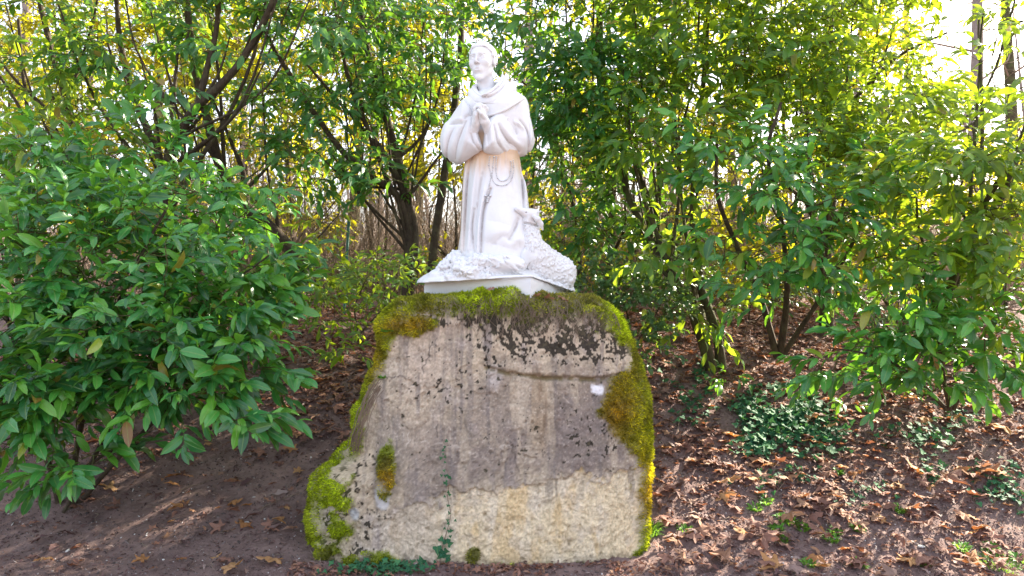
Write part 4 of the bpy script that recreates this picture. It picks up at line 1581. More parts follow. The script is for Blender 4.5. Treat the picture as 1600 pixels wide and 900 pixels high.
def litter(name, label, XY, sizes, templates, mat, tilt=.3, lift=.004):
    VV, FF, UU, off = [], [], [], 0
    which = rng.integers(0, len(templates), len(XY))
    z_ = soil_z(XY[:, 0], XY[:, 1]) + lift + rng.uniform(0, .012, len(XY))
    pos = np.column_stack([XY, z_])
    axx, ayy, azz = frames(len(XY), tilt)
    for k_, (T_, F_, U_) in enumerate(templates):
        m_ = which == k_
        if not m_.any():
            continue
        v_, f_, u_ = stamp(T_, F_, U_, pos[m_], axx[m_], ayy[m_], azz[m_], sizes[m_])
        VV.append(v_)
        FF.append(f_ + off)
        UU.append(u_)
        off += len(v_)
    me_ = mesh_np(name, np.vstack(VV), np.vstack(FF), mat, uv=np.vstack(UU))
    return tag(link(name, me_), label, kind='stuff')


def scatter(k, x0, x1, y0, y1, dens_f):
    out = []
    while sum(len(o_) for o_ in out) < k:
        x_ = rng.uniform(x0, x1, k)
        y_ = rng.uniform(y0, y1, k)
        ok = rng.random(k) < dens_f(x_, y_)
        ok &= ~in_rock(x_, y_, -.03)
        out.append(np.stack([x_[ok], y_[ok]], 1))
    return np.vstack(out)[:k]


def right_dens(x_, y_):
    r_ = sstep(.5, 1.2, x_) * (.35 + .65 * sstep(.0, 1.0, y_ + .2 * x_ * .3)) * (0.45 + 0.8 * np.clip(fbm(x_ * 1.5, y_ * 1.5, 2, 3, 7) + .4, 0, 1))
    l_ = sstep(.3, -.6, x_) * (.06 + .9 * sstep(.5, 1.6, y_)) * (.5 + .8 * np.clip(fbm(x_ * 1.6, y_ * 1.6, 2, 3, 8) + .3, 0, 1))
    return np.clip(r_ + l_ + sstep(1.2, 2.2, y_) * .8, 0, 1)


XY = scatter(13000, -4.5, 5, -.6, 4.5, right_dens)
litter('leaf_litter', 'brown and reddish dead leaves carpeting the bank under the shrubs', XY, rng.uniform(.025, .075, len(XY)), scrap_T, M['dry_brown'], .24)
XY = scatter(10000, -4.5, 5, -.6, 4.5, right_dens)
litter('rotting_litter', 'dull purplish rotting leaf scraps matted between the brown leaves', XY, rng.uniform(.025, .08, len(XY)), scrap_T, M['dry_purple'], .16, .001)
XY = scatter(6000, -4.5, 5, -.5, 4.5, right_dens)
litter('plane_leaf_litter', 'broken brown plane leaves mixed through the litter on the bank', XY, rng.uniform(.05, .125, len(XY)), plane_T, M['dry_brown'], .24, .006)
XY = scatter(16000, -4.2, 4.2, -1.2, 1.6, lambda a_, b_: .45 + .3 * sstep(.2, .9, a_) + .4 * np.clip(fbm(a_ * 2, b_ * 2, 4, 2, 3), 0, 1))
litter('soil_scraps', 'small grey and purplish scraps of dead leaf strewn over the bare soil', XY, rng.uniform(.008, .036, len(XY)), scrap_T, M['dry_purple'], .4, .002)
XY = np.stack([rng.uniform(-1.2, .95, 1500), -.03 - np.abs(rng.normal(0, .07, 1500))], 1)
XY = XY[fbm(XY[:, 0] * 5, XY[:, 1] * 5, 2, 3, 19) + rng.normal(0, .2, len(XY)) > .05]
k_ = len(XY)
litter('foot_litter', 'small dead scraps and crumbs drifted against the foot of the rock', XY, rng.uniform(.012, .05, k_), scrap_T, M['dry_brown'], .5, .004)
XY = scatter(14000, -14, 14, 4.3, 24, lambda a_, b_: np.clip(.4 + fbm(a_ * .6, b_ * .6, 2, 2, 4), .1, 1))
litter('far_leaf_litter', 'pale brown leaf litter on the forest floor behind the shrubs', XY, rng.uniform(.08, .17, len(XY)), scrap_T[:3], M['dry_purple'], .35)
# soil crumbs and pebbles
XY = scatter(15000, -3.8, 3.8, -.9, 1.2, lambda a_, b_: .5 + 0 * a_)
pos = np.column_stack([XY, soil_z(XY[:, 0], XY[:, 1])])
axx, ayy, azz = frames(len(XY), .8)
v_, f_, _ = stamp(ico_V, ico_F, None, pos, axx, ayy, azz, rng.gamma(2.0, .0026, len(XY)) + .0015, rng.gamma(2.0, .0022, len(XY)) + .0015, rng.uniform(.0015, .005, len(XY)))
n = NT('crumbs')
geo = n.n('ShaderNodeNewGeometry')
M['crumbs'] = n.finish(n.principled(n.ramp(geo.outputs['Random Per Island'], [(0, (.05, .036, .035)), (.6, (.12, .085, .08)), (.93, (.22, .18, .17)), (.97, (.5, .47, .46)), (1, (.6, .58, .56))]), .95))
tag(link('soil_crumbs', mesh_np('soil_crumbs', v_, f_, M['crumbs'])), 'fine crumbs of earth and grit on the bare soil', kind='stuff')
# ================================================================== plants
def laurel_leaf(seed, droop=.22, ratio=.36, stations=6, wave=.02):
    r_ = random.Random(seed)
    V_, UVs = [], []
    V_.append((0, 0, 0)); UVs.append((.5, 0))
    for i_ in range(1, stations):
        t_ = i_ / stations
        w_ = ratio / 2 * (math.sin(math.pi * t_ ** 1.08)) ** .56
        zc = -droop * t_ * t_ + .04 * math.sin(math.pi * t_)
        fold = w_ * r_.uniform(.25, .5)
        wv = wave * math.sin(i_ * 2.3 + seed)
        V_ += [(-w_, t_, zc + fold + wv), (0, t_, zc), (w_, t_, zc + fold - wv)]
        UVs += [(.5 - w_ / ratio, t_), (.5, t_), (.5 + w_ / ratio, t_)]
    V_.append((0, 1, -droop)); UVs.append((.5, 1))
    F_ = [(0, 2, 1), (0, 3, 2)]
    for i_ in range(stations - 2):
        a_ = 1 + i_ * 3
        for s_ in (0, 1):
            F_ += [(a_ + s_, a_ + s_ + 1, a_ + s_ + 4), (a_ + s_, a_ + s_ + 4, a_ + s_ + 3)]
    a_ = 1 + (stations - 2) * 3
    F_ += [(a_, a_ + 1, a_ + 3), (a_ + 1, a_ + 2, a_ + 3)]
    return np.array(V_), np.array(F_), np.array(UVs)


LT_BIG = [laurel_leaf(s_, dr, .345, 6) for s_, dr in ((1, .12), (2, .22), (3, .34), (4, .18))]
LT_MID = [laurel_leaf(s_, dr, .34, 4) for s_, dr in ((1, .14), (2, .26), (3, .36))]
LT_OVAL = [laurel_leaf(s_, dr, .56, 4) for s_, dr in ((1, .10), (2, .2))]
LT_FAR = [laurel_leaf(s_, dr, .46, 3) for s_, dr in ((1, .12), (2, .28))]

_leaf_mesh = {}


def leaf_mesh(key, T, mat):
    k_ = (key, mat.name)
    if k_ not in _leaf_mesh:
        _leaf_mesh[k_] = mesh_np('leaf', T[0], T[1], mat, uv=T[2])
    return _leaf_mesh[k_]


def sample_blobs(blobs, dens=1.0, clump=False):
    base, dr = [], []
    for b in blobs:
        px, py, d, rx, ry, rd, k_ = b[:7]
        k_ = int(k_ * dens * (1.9 if clump else 1.0) + .5)
        bias = np.array(b[7]) if len(b) > 7 else np.array([0, 0, 0.0])
        u_ = unit(rng.normal(0, 1, (k_, 3)))
        r_ = rng.uniform(0.15, 1, (k_, 1)) ** (1 / 2.2)
        q = u_ * r_
        dd = d + q[:, 1] * rd
        pos = np.stack([(px + q[:, 0] * rx - 800) / FOC * dd, dd + CAM_Y, CAM_Z - (py - q[:, 2] * ry - 430) / FOC * dd], 1)
        out = unit(q * np.array([1, 1, .55]) + rng.normal(0, .45, (k_, 3)) * np.array([1, 1, .55]) + np.array([0, -.15, .12]) + bias)
        if clump:                                        # foliage gathers in clouds with holes between
            m_ = fbm(pos[:, 0] * 2.4, pos[:, 1] * 1.6, pos[:, 2] * 3.0, 2, 55) > -.02 + .12 * rng.normal(0, 1, k_)
            pos, out = pos[m_], out[m_]
        base.append(pos)
        dr.append(out)
    return np.vstack(base), np.vstack(dr)


def grow_leaves(base, dr, L, size, per, spread=.75, droop=.28, keep=.9):
    """leaves set alternately along every shoot"""
    k_ = len(base)
    t_ = np.linspace(.18, 1.0, per)[None, :] * np.ones((k_, 1))
    t_ = t_ + rng.normal(0, .02, t_.shape)
    ref = unit(np.cross(dr, np.array([0, 0, 1.0]) + rng.normal(0, .2, (k_, 3))))
    up = np.cross(ref, dr)
    ph = rng.uniform(0, 6.28, (k_, 1)) + np.arange(per)[None] * 2.4 + rng.normal(0, .3, (k_, per))
    side = ref[:, None] * np.cos(ph)[..., None] + up[:, None] * (np.sin(ph) * .6)[..., None]
    fwd = (.35 + .75 * t_)[..., None] * dr[:, None]
    ld = unit(side * spread + fwd + np.array([0, 0, -droop]) * rng.uniform(.3, 2.0, (k_, per, 1)))
    pos = base[:, None] + dr[:, None] * (t_ * L[:, None])[..., None] + np.array([0, 0, -.10]) * (t_ ** 2 * L[:, None])[..., None]
    sz = size * rng.uniform(.5, 1.2, (k_, per)) * rng.uniform(.75, 1.1, (k_, 1)) * (1.0 - .3 * (t_ > .93))
    m_ = rng.random((k_, per)) < keep
    pos, ld, sz = pos[m_], ld[m_], sz[m_]
    nz = np.array([0, -.45, 1.0]) + rng.normal(0, .5, pos.shape)
    nz = unit(nz - ld * np.sum(nz * ld, 1, keepdims=True))
    ax_ = np.cross(ld, nz)
    return pos, ax_, ld, nz, sz


def pix(p):
    d_ = p[:, 1] - CAM_Y
    return 800 + p[:, 0] * FOC / d_, 430 + (CAM_Z - p[:, 2]) * FOC / d_, d_


def plant(name, label, cat, stems, blobs, leafsize, mat, templates, n_ind=0, bark='bark_dark', group=None, per=8, L=(.20, .40), keep=.9, droop=.28, crown='foliage', stem_name='trunk', twig='twig', twig_r=.0035, spread=.75, minpx=0, base=None, avoid=None, dens=1.0):
    b0 = P(*stems[0][0][0]) if stems else np.asarray(base, float)
    b0 = np.array([b0[0], b0[1], float(ground_z(b0[0], b0[1]))])
    root = thing(name, label, cat, b0, group)
    skel = []
    for pts, r0, r1 in stems:
        q = np.array([P(*a_) for a_ in pts])
        path = smooth_path(q, 7)
        path += 0.012 * np.stack([fbm(path[:, 2] * 3, path[:, 0] * 3, k_ * 7.1, 3, 77) for k_ in range(3)], 1)
        t_ = np.linspace(0, 1, len(path))
        Vt_, Ft_, Ut_ = tube(path, r0 + (r1 - r0) * t_ ** .8, 9 if r0 > .03 else 6, .22)
        link(stem_name, mesh_np(stem_name, Vt_ - b0, Ft_, M[bark]), root)
        skel.append(path)
    if not skel:
        skel.append(b0[None] + np.array([[0, 0, .05], [0, 0, .2]]))
    bs, dr = sample_blobs(blobs, dens * (1.45 if name == 'laurel_tree' else 1.0), name in ('laurel_tree', 'woodland_shrub'))
    ok = bs[:, 2] > ground_z(bs[:, 0], bs[:, 1]) + .06
    if avoid is not None:
        ok &= ~avoid(bs)
    bs, dr = bs[ok], dr[ok]
    Ls = rng.uniform(L[0], L[1], len(bs))
    if name == 'laurel_tree':                                # slender side stems fanning up into the crown
        main = skel[0]
        ctr = [P(b[0] + rng.uniform(-.7, .7) * b[3], b[1] - b[4] * rng.uniform(-.2, .9), b[2]) for b in blobs for _ in range(2)]
        for c_ in ctr[:14]:
            a_ = main[int(len(main) * rng.uniform(.12, .55))]
            if c_[2] < a_[2] + .3:
                continue
            mid_ = a_ * .5 + c_ * .5 + np.array([(c_[0] - a_[0]) * .18, 0, -.12 * abs(c_[0] - a_[0])]) + rng.normal(0, .05, 3)
            path = smooth_path(np.array([a_, mid_, c_]), 8)
            path += 0.02 * np.stack([fbm(path[:, 2] * 3, path[:, 0] * 3, k2_ * 3.1 + c_[0], 3, 78) for k2_ in range(3)], 1)
            Vt_, Ft_, _ = tube(path, np.linspace(rng.uniform(.012, .024), .006, len(path)), 6, .2)
            link('branch', mesh_np('branch', Vt_ - b0, Ft_, M[bark]), root)
            skel.append(path)
    # twigs: join every shoot to the nearest wood already there
    sk = np.vstack(skel)
    order = np.argsort(((bs[:, None, :] - sk[None, ::4]) ** 2).sum(-1).min(1))
    pool = np.empty((len(sk) + 2 * len(bs), 3))
    pool[:len(sk)] = sk
    m_ = len(sk)
    A_, Mi, B_, R_ = [], [], [], []
    for i_ in order:
        p_ = bs[i_]
        d2 = ((pool[:m_] - p_) ** 2).sum(1) + 0.25 * np.maximum(pool[:m_, 2] - p_[2], 0)
        a_ = pool[np.argmin(d2)]
        ln = np.linalg.norm(p_ - a_)
        mid = (a_ + p_) / 2 + np.array([0, 0, -.10 * ln]) + rng.normal(0, .05, 3) * ln
        A_.append(a_); Mi.append(mid); B_.append(p_); R_.append(min(.014, twig_r * (1 + 2.6 * ln)))
        pool[m_] = mid
        pool[m_ + 1] = p_
        m_ += 2
    A_, Mi, B_, R_ = map(np.array, (A_, Mi, B_, R_))
    tw = [thin_tubes(A_, B_, R_, R_ * .6, 4, Mi)]
    endp = bs + dr * Ls[:, None] + np.array([0, 0, -.10]) * Ls[:, None]
    tw.append(thin_tubes(bs, endp, R_ * .6, .0012, 3, (bs + dr * Ls[:, None] * .5 + np.array([0, 0, -.025]) * Ls[:, None])))
    Vt_, Ft_ = merge(tw)
    o_ = link('twigs', mesh_np('twigs', Vt_ - b0, Ft_, M[twig]), root)
    o_['kind'] = 'stuff'
    pos, ax_, ay_, az_, sz = grow_leaves(bs, dr, Ls, leafsize, per, spread, droop, keep)
    which = rng.integers(0, len(templates), len(pos))
    ind = np.zeros(len(pos), bool)
    if n_ind:
        u_, v_, d_ = pix(pos + ay_ * sz[:, None] * .5)
        on = (u_ > 5) & (u_ < 1595) & (v_ > 5) & (v_ < 895)
        facing = np.abs(az_ @ np.array([0, -1.0, 0])) + .35
        score = np.where(on, sz / d_ * facing * np.exp(-1.3 * (d_ - d_.min())), 0)
        pick_ = np.argsort(-score)[:n_ind]
        pick_ = pick_[score[pick_] > 0]
        ind[pick_] = True
        for k_ in pick_:
            lo = bpy.data.objects.new('leaf', leaf_mesh((id(templates), int(which[k_])), templates[which[k_]], mat))
            s_ = float(sz[k_])
            X3, Y3, Z3, p3 = ax_[k_], ay_[k_], az_[k_], pos[k_] - b0
            lo.parent = root
            lo.matrix_local = Matrix(((X3[0] * s_, Y3[0] * s_, Z3[0] * s_, p3[0]), (X3[1] * s_, Y3[1] * s_, Z3[1] * s_, p3[1]), (X3[2] * s_, Y3[2] * s_, Z3[2] * s_, p3[2]), (0, 0, 0, 1)))
            COL.objects.link(lo)
    VV, FF, UU, off = [], [], [], 0
    for k_, (T_, F_, U_) in enumerate(templates):
        m2 = (which == k_) & ~ind
        if not m2.any():
            continue
        v_, f_, u2 = stamp(T_, F_, U_, pos[m2], ax_[m2], ay_[m2], az_[m2], sz[m2])
        VV.append(v_); FF.append(f_ + off); UU.append(u2)
        off += len(v_)
    if VV:
        o_ = link(crown, mesh_np(crown, np.vstack(VV) - b0, np.vstack(FF), mat, uv=np.vstack(UU)), root)
        o_['kind'] = 'stuff'
    global N_LEAVES
    N_LEAVES += len(pos)
    return root


N_LEAVES = 0
clear_statue = lambda b: (np.abs(pix(b)[0] - 775) < 150) & (b[:, 1] < 1.0)

# ---- foreground cherry laurel on the left
plant('cherry_laurel_bush', 'large dark green cherry laurel bush filling the left foreground down to the soil', 'bush',
      [([(110, 800, 4.55), (120, 700, 4.6), (150, 560, 4.7), (210, 420, 4.8), (260, 330, 4.9)], .022, .008),
       ([(95, 795, 4.6), (60, 660, 4.5), (20, 520, 4.5), (-30, 380, 4.6)], .020, .008),
       ([(120, 790, 4.6), (220, 680, 4.5), (320, 590, 4.5), (400, 520, 4.6)], .018, .006),
       ([(110, 790, 4.6), (200, 620, 4.8), (330, 470, 4.9), (420, 400, 5.0)], .018, .006),
       ([(100, 800, 4.5), (150, 720, 4.3), (240, 690, 4.15), (330, 690, 4.05)], .012, .004)],
      [(40, 400, 4.7, 150, 110, .5, 60), (200, 410, 4.7, 140, 100, .5, 66), (330, 420, 5.0, 100, 80, .4, 44), (40, 520, 4.4, 110, 80, .35, 44), (190, 525, 4.4, 130, 75, .35, 56),
       (335, 510, 4.6, 90, 60, .3, 36), (390, 560, 4.5, 50, 40, .2, 12), (260, 585, 4.3, 120, 40, .2, 26), (75, 640, 4.2, 85, 50, .2, 26), (115, 720, 4.1, 50, 24, .10, 8), (10, 600, 4.1, 60, 50, .2, 16), (300, 610, 4.25, 70, 30, .2, 8),
       (330, 655, 4.1, 50, 14, .08, 4, (1.6, 0, 0)), (240, 310, 5.3, 180, 60, .5, 44), (70, 280, 5.3, 130, 60, .5, 40), (395, 460, 5.1, 50, 50, .2, 14), (30, 690, 4.2, 50, 24, .1, 5),
       (110, 225, 5.6, 120, 50, .4, 12), (230, 260, 5.4, 200, 80, .5, 16), (420, 400, 5.3, 60, 60, .3, 6), (310, 320, 5.6, 80, 40, .4, 7)],
      .155, M['laurel_near'], LT_BIG, 300, dens=1.5, per=9, L=(.16, .34), droop=.24, stem_name='stem', keep=.93)

# ---- laurel trees left of the statue
plant('laurel_tree', 'forked laurel tree with a stout dark trunk at the upper left', 'tree',
      [([(268, 440, 6.8), (265, 330, 6.8), (258, 270, 6.8), (285, 200, 6.7), (310, 165, 6.6), (352, 125, 6.5), (400, 60, 6.4), (440, -30, 6.3)], .066, .026),
       ([(262, 300, 6.8), (250, 250, 6.8), (215, 170, 6.9), (190, 80, 7.0), (180, -40, 7.0)], .045, .02),
       ([(308, 168, 6.6), (322, 110, 6.6), (338, 40, 6.6), (345, -60, 6.6)], .035, .018),
       ([(258, 280, 6.8), (262, 220, 6.75), (272, 150, 6.7), (280, 60, 6.7)], .028, .012)],
      [(210, 70, 6.9, 130, 80, .6, 44), (380, 50, 6.6, 110, 70, .6, 44), (160, 20, 6.7, 150, 90, .7, 50), (350, 240, 6.9, 90, 50, .4, 14), (235, 130, 5.9, 45, 45, .3, 7), (500, 10, 6.2, 110, 60, .6, 45),
       (250, -160, 6.5, 300, 130, 1.0, 90)],
      .15, M['laurel'], LT_MID, 300, group=None)
plant('laurel_tree', 'thick laurel trunk leaning left above the leaf litter, left of the rock', 'tree',
      [([(496, 446, 7.4), (480, 420, 7.4), (432, 365, 7.3), (378, 315, 7.2), (345, 262, 7.1), (325, 190, 7.0), (300, 80, 7.0), (290, -40, 7.0)], .085, .03),
       ([(385, 320, 7.2), (380, 270, 7.3), (352, 200, 7.4), (330, 150, 7.4)], .03, .015)],
      [(330, 130, 7.4, 120, 80, .6, 26), (430, 240, 7.5, 80, 40, .5, 14), (290, -60, 7.0, 150, 110, .7, 60), (500, 340, 7.8, 60, 25, .3, 5)],
      .145, M['laurel_mid'], LT_MID, 240)
plant('laurel_tree', 'many-stemmed laurel tree fanning out just left of the statue', 'tree',
      [([(640, 470, 7.6), (641, 400, 7.6), (638, 330, 7.6), (622, 250, 7.6), (600, 170, 7.6), (575, 80, 7.6), (556, -20, 7.6)], .075, .03),
       ([(641, 360, 7.6), (620, 305, 7.5), (580, 275, 7.4), (530, 230, 7.3), (480, 160, 7.2), (430, 80, 7.1), (400, 20, 7.0)], .045, .018),
       ([(648, 440, 7.5), (652, 380, 7.5), (640, 320, 7.6), (590, 230, 7.6), (530, 160, 7.5), (470, 90, 7.4)], .035, .012),
       ([(638, 320, 7.6), (610, 255, 7.4), (560, 170, 7.3), (530, 60, 7.2), (520, -20, 7.2)], .035, .014),
       ([(676, 440, 7.8), (678, 380, 7.8), (690, 300, 7.8), (702, 220, 7.8), (716, 120, 7.9), (722, 30, 8.0), (724, -60, 8.0)], .05, .03),
       ([(645, 300, 7.5), (680, 250, 7.4), (702, 225, 7.3)], .02, .010)],
      [(500, 120, 7.2, 120, 90, .8, 60), (610, 60, 7.4, 120, 90, .8, 75), (560, 190, 7.2, 90, 70, .7, 34), (650, 170, 7.6, 70, 80, .6, 30), (480, 250, 7.0, 90, 50, .6, 18), (700, 40, 7.4, 80, 60, .6, 40),
       (620, 270, 7.0, 60, 60, .5, 18), (695, 140, 7.2, 45, 90, .5, 24), (560, -130, 7.4, 260, 110, 1.0, 90)],
      .15, M['laurel'], LT_MID, 300)
plant('laurel_tree', 'slender laurel with thin leaning trunks at the far left edge', 'tree',
      [([(160, 420, 7.4), (150, 285, 7.4), (118, 205, 7.3), (92, 120, 7.2), (66, 20, 7.2), (55, -60, 7.2)], .04, .02),
       ([(150, 300, 7.2), (100, 262, 7.1), (60, 220, 7.0), (20, 150, 7.0), (-20, 90, 7.0)], .025, .012),
       ([(45, 430, 7.6), (52, 260, 7.6), (40, 150, 7.6), (28, 30, 7.6)], .03, .015)],
      [(60, 90, 7.0, 110, 110, .7, 80), (30, 220, 6.6, 90, 60, .5, 45), (140, 220, 6.8, 80, 60, .5, 34), (40, -100, 7.0, 200, 100, .8, 50)],
      .15, M['laurel_mid'], LT_MID, 240)

# ---- laurels right of the statue
plant('laurel_tree', 'laurel with a dense dark crown directly right of the statue head', 'tree',
      [([(962, 470, 7.6), (955, 400, 7.6), (958, 300, 7.6), (948, 200, 7.5), (940, 100, 7.4), (935, 0, 7.4), (930, -90, 7.4)], .055, .03),
       ([(900, 470, 7.8), (905, 400, 7.8), (890, 300, 7.7), (865, 200, 7.6)], .03, .012),
       ([(955, 320, 7.5), (925, 270, 7.3), (895, 240, 7.2)], .028, .012)],
      [(900, 40, 6.4, 90, 70, .7, 90), (930, 130, 6.4, 80, 60, .6, 70), (870, 130, 6.6, 50, 60, .5, 32), (900, 230, 6.6, 80, 60, .6, 50), (950, 330, 6.6, 70, 50, .6, 30), (800, 20, 7.0, 90, 40, .6, 45),
       (880, 330, 6.8, 50, 50, .5, 20), (900, -110, 6.8, 220, 100, 1.0, 130)],
      .135, M['laurel'], LT_MID, 300, keep=.95)
plant('laurel_tree', 'pair of mossy laurel trunks leaning left on the bank right of the rock', 'tree',
      [([(1112, 578, 6.1), (1092, 510, 6.15), (1062, 450, 6.2), (1020, 380, 6.3), (985, 310, 6.4), (972, 262, 6.5), (940, 180, 6.6)], .055, .025),
       ([(1128, 580, 6.15), (1118, 510, 6.2), (1090, 440, 6.3), (1050, 370, 6.4), (1010, 300, 6.5), (990, 240, 6.6)], .048, .02),
       ([(1096, 500, 6.3), (1094, 420, 6.5), (1084, 340, 6.6), (1086, 250, 6.7), (1100, 120, 6.8), (1110, -40, 6.8)], .045, .02)],
      [(1050, 180, 6.0, 110, 90, .7, 90), (1010, 280, 6.1, 80, 60, .6, 45), (1110, 60, 6.2, 120, 90, .8, 90), (1060, 380, 5.9, 90, 50, .5, 40), (1060, -110, 6.4, 240, 110, 1.0, 150), (1030, -50, 6.6, 100, 80, .7, 60), (1090, 470, 5.8, 60, 30, .3, 14)],  # clumps above the frame added to keep the sun off the statue
      .145, M['laurel_mid'], LT_MID, 300, bark='bark_mossy')
plant('laurel_tree', 'laurel with an upright dark trunk in the right half of the picture', 'tree',
      [([(1292, 520, 7.0), (1290, 420, 7.0), (1296, 300, 7.0), (1290, 180, 7.0), (1294, 80, 7.0), (1300, -60, 7.0)], .07, .04),
       ([(1292, 210, 7.0), (1250, 170, 6.9), (1200, 110, 6.8), (1180, 30, 6.8)], .025, .012),
       ([(1292, 190, 7.0), (1340, 150, 6.9), (1400, 90, 6.8), (1480, 50, 6.7)], .022, .01),
       ([(1290, 340, 7.0), (1240, 300, 6.8), (1170, 240, 6.6), (1100, 210, 6.5)], .024, .01)],
      [(1230, 70, 6.4, 110, 80, .8, 90), (1380, 130, 6.3, 110, 70, .8, 90), (1250, 210, 6.1, 110, 60, .6, 60), (1400, 240, 6.1, 110, 50, .7, 60), (1330, 30, 6.4, 110, 60, .8, 50),
       (1350, -110, 6.6, 300, 110, 1.2, 170), (1720, -60, 7.4, 200, 200, 1.2, 150)],  # clump far out to the right is unseen, added to block sun streaks
      .14, M['laurel_mid'], LT_MID, 300)
plant('cherry_laurel_bush', 'cherry laurel bush with drooping dark leaves over the ivy, right of the rock', 'bush',
      [([(1215, 560, 6.0), (1190, 470, 5.9), (1150, 380, 5.6), (1120, 300, 5.4), (1120, 220, 5.3)], .03, .012),
       ([(1220, 560, 6.0), (1230, 450, 5.8), (1220, 340, 5.4), (1200, 240, 5.2), (1220, 160, 5.1)], .03, .010),
       ([(1222, 560, 6.0), (1290, 450, 5.8), (1340, 360, 5.5), (1370, 260, 5.4)], .025, .010)],
      [(1170, 250, 5.1, 100, 55, .4, 44), (1240, 310, 5.0, 100, 50, .4, 48), (1140, 370, 5.3, 80, 50, .4, 26), (1250, 400, 5.1, 90, 40, .4, 34), (1330, 290, 5.1, 80, 50, .4, 28), (1340, 390, 5.1, 80, 40, .4, 24),
       (1250, 455, 5.0, 90, 22, .2, 16), (1180, 455, 5.1, 50, 20, .2, 8)],
      .145, M['laurel_near'], LT_BIG, 300, per=8, stem_name='stem', droop=.38, dens=.72, keep=.93)
plant('cherry_laurel_bush', 'low cherry laurel bush with light green shoots reaching over the litter at the right', 'bush',
      [([(1480, 640, 5.1), (1440, 600, 5.0), (1380, 560, 4.8), (1310, 545, 4.65)], .018, .006),
       ([(1485, 640, 5.1), (1470, 560, 4.9), (1460, 480, 4.8), (1440, 430, 4.8)], .018, .006),
       ([(1490, 640, 5.1), (1530, 560, 4.9), (1560, 500, 4.8)], .016, .006),
       ([(1484, 640, 5.1), (1490, 600, 4.9), (1440, 620, 4.7)], .010, .004)],
      [(1330, 575, 4.65, 75, 30, .2, 15, (-.6, 0, 0)), (1400, 540, 4.7, 70, 40, .25, 24), (1470, 560, 4.8, 80, 50, .3, 32), (1440, 590, 4.75, 60, 26, .2, 10), (1530, 520, 4.7, 70, 50, .3, 26), (1450, 470, 4.8, 80, 40, .3, 24),
       (1570, 560, 4.8, 50, 36, .3, 12)],
      .145, M['laurel_near'], LT_BIG, 300, per=9, stem_name='stem', droop=.3, L=(.16, .30))
plant('laurel_tree', 'broad-leaved laurel with a pale slanting stem at the right edge', 'tree',
      [([(1478, 520, 5.4), (1490, 440, 5.3), (1515, 390, 5.2), (1545, 345, 5.1), (1580, 270, 5.0), (1620, 180, 5.0)], .034, .018),
       ([(1545, 345, 5.1), (1530, 280, 4.9), (1520, 200, 4.8)], .014, .006)],
      [(1540, 240, 4.6, 80, 60, .3, 30), (1450, 300, 4.9, 80, 60, .35, 34), (1560, 360, 4.7, 60, 50, .3, 20), (1590, 460, 4.5, 60, 60, .3, 22), (1600, 120, 5.0, 70, 60, .3, 12), (1430, 390, 4.9, 70, 45, .3, 22), (1560, 30, 5.2, 80, 16, .3, 6), (1760, 200, 5.4, 130, 200, .6, 130)],  # rightmost clump lies out of view, added to shade the ground from the sun
      .14, M['laurel_mid'], LT_BIG, 300, bark='bark_mossy', per=8, twig_r=.003)

# ---- lower shrubs and seedlings
plant('dark_shrub', 'low dark shrub with small rounded leaves behind the right shoulder of the rock', 'shrub',
      [([(985, 540, 6.0), (980, 490, 6.0), (960, 450, 6.0)], .010, .004), ([(990, 540, 6.0), (1020, 500, 5.9), (1040, 460, 5.9)], .010, .004)],
      [(950, 445, 5.9, 55, 35, .3, 80), (1010, 480, 5.7, 55, 45, .3, 90), (1000, 540, 5.5, 35, 26, .15, 26), (1050, 430, 6.1, 60, 30, .3, 50), (925, 420, 6.1, 30, 30, .2, 26)],
      .065, M['dark_shrub'], LT_OVAL, 300, per=8, L=(.12, .24), stem_name='stem', twig_r=.002)
plant('green_shrub', 'leafy green undergrowth shrub between the leaning trunk and the rock, left of the statue', 'shrub',
      [([(560, 520, 6.3), (555, 480, 6.3), (570, 440, 6.3)], .010, .004), ([(565, 520, 6.3), (600, 480, 6.4), (625, 440, 6.5)], .010, .004)],
      [(520, 440, 6.2, 90, 40, .4, 60), (600, 440, 6.4, 50, 40, .3, 40), (480, 480, 6.0, 60, 35, .3, 26), (565, 500, 5.7, 40, 40, .2, 18), (545, 545, 5.6, 25, 25, .12, 8), (640, 430, 6.6, 30, 25, .2, 14), (410, 430, 6.4, 50, 30, .4, 10)],
      .095, M['laurel_mid'], LT_MID, 300, per=8, L=(.14, .28), stem_name='stem', twig_r=.0025)
plant('green_shrub', 'shaded leafy shrub just behind the lamb and the right side of the statue', 'shrub',
      [([(890, 500, 6.9), (885, 440, 6.9), (880, 360, 6.9)], .012, .004), ([(892, 500, 6.9), (915, 420, 6.9), (930, 350, 6.9)], .012, .004)],
      [(880, 350, 6.9, 60, 70, .3, 40), (930, 380, 6.8, 50, 50, .3, 24), (860, 420, 7.0, 50, 30, .2, 12)],
      .10, M['laurel_mid'], LT_MID, 200, per=8, L=(.14, .28), stem_name='stem', twig_r=.0025)
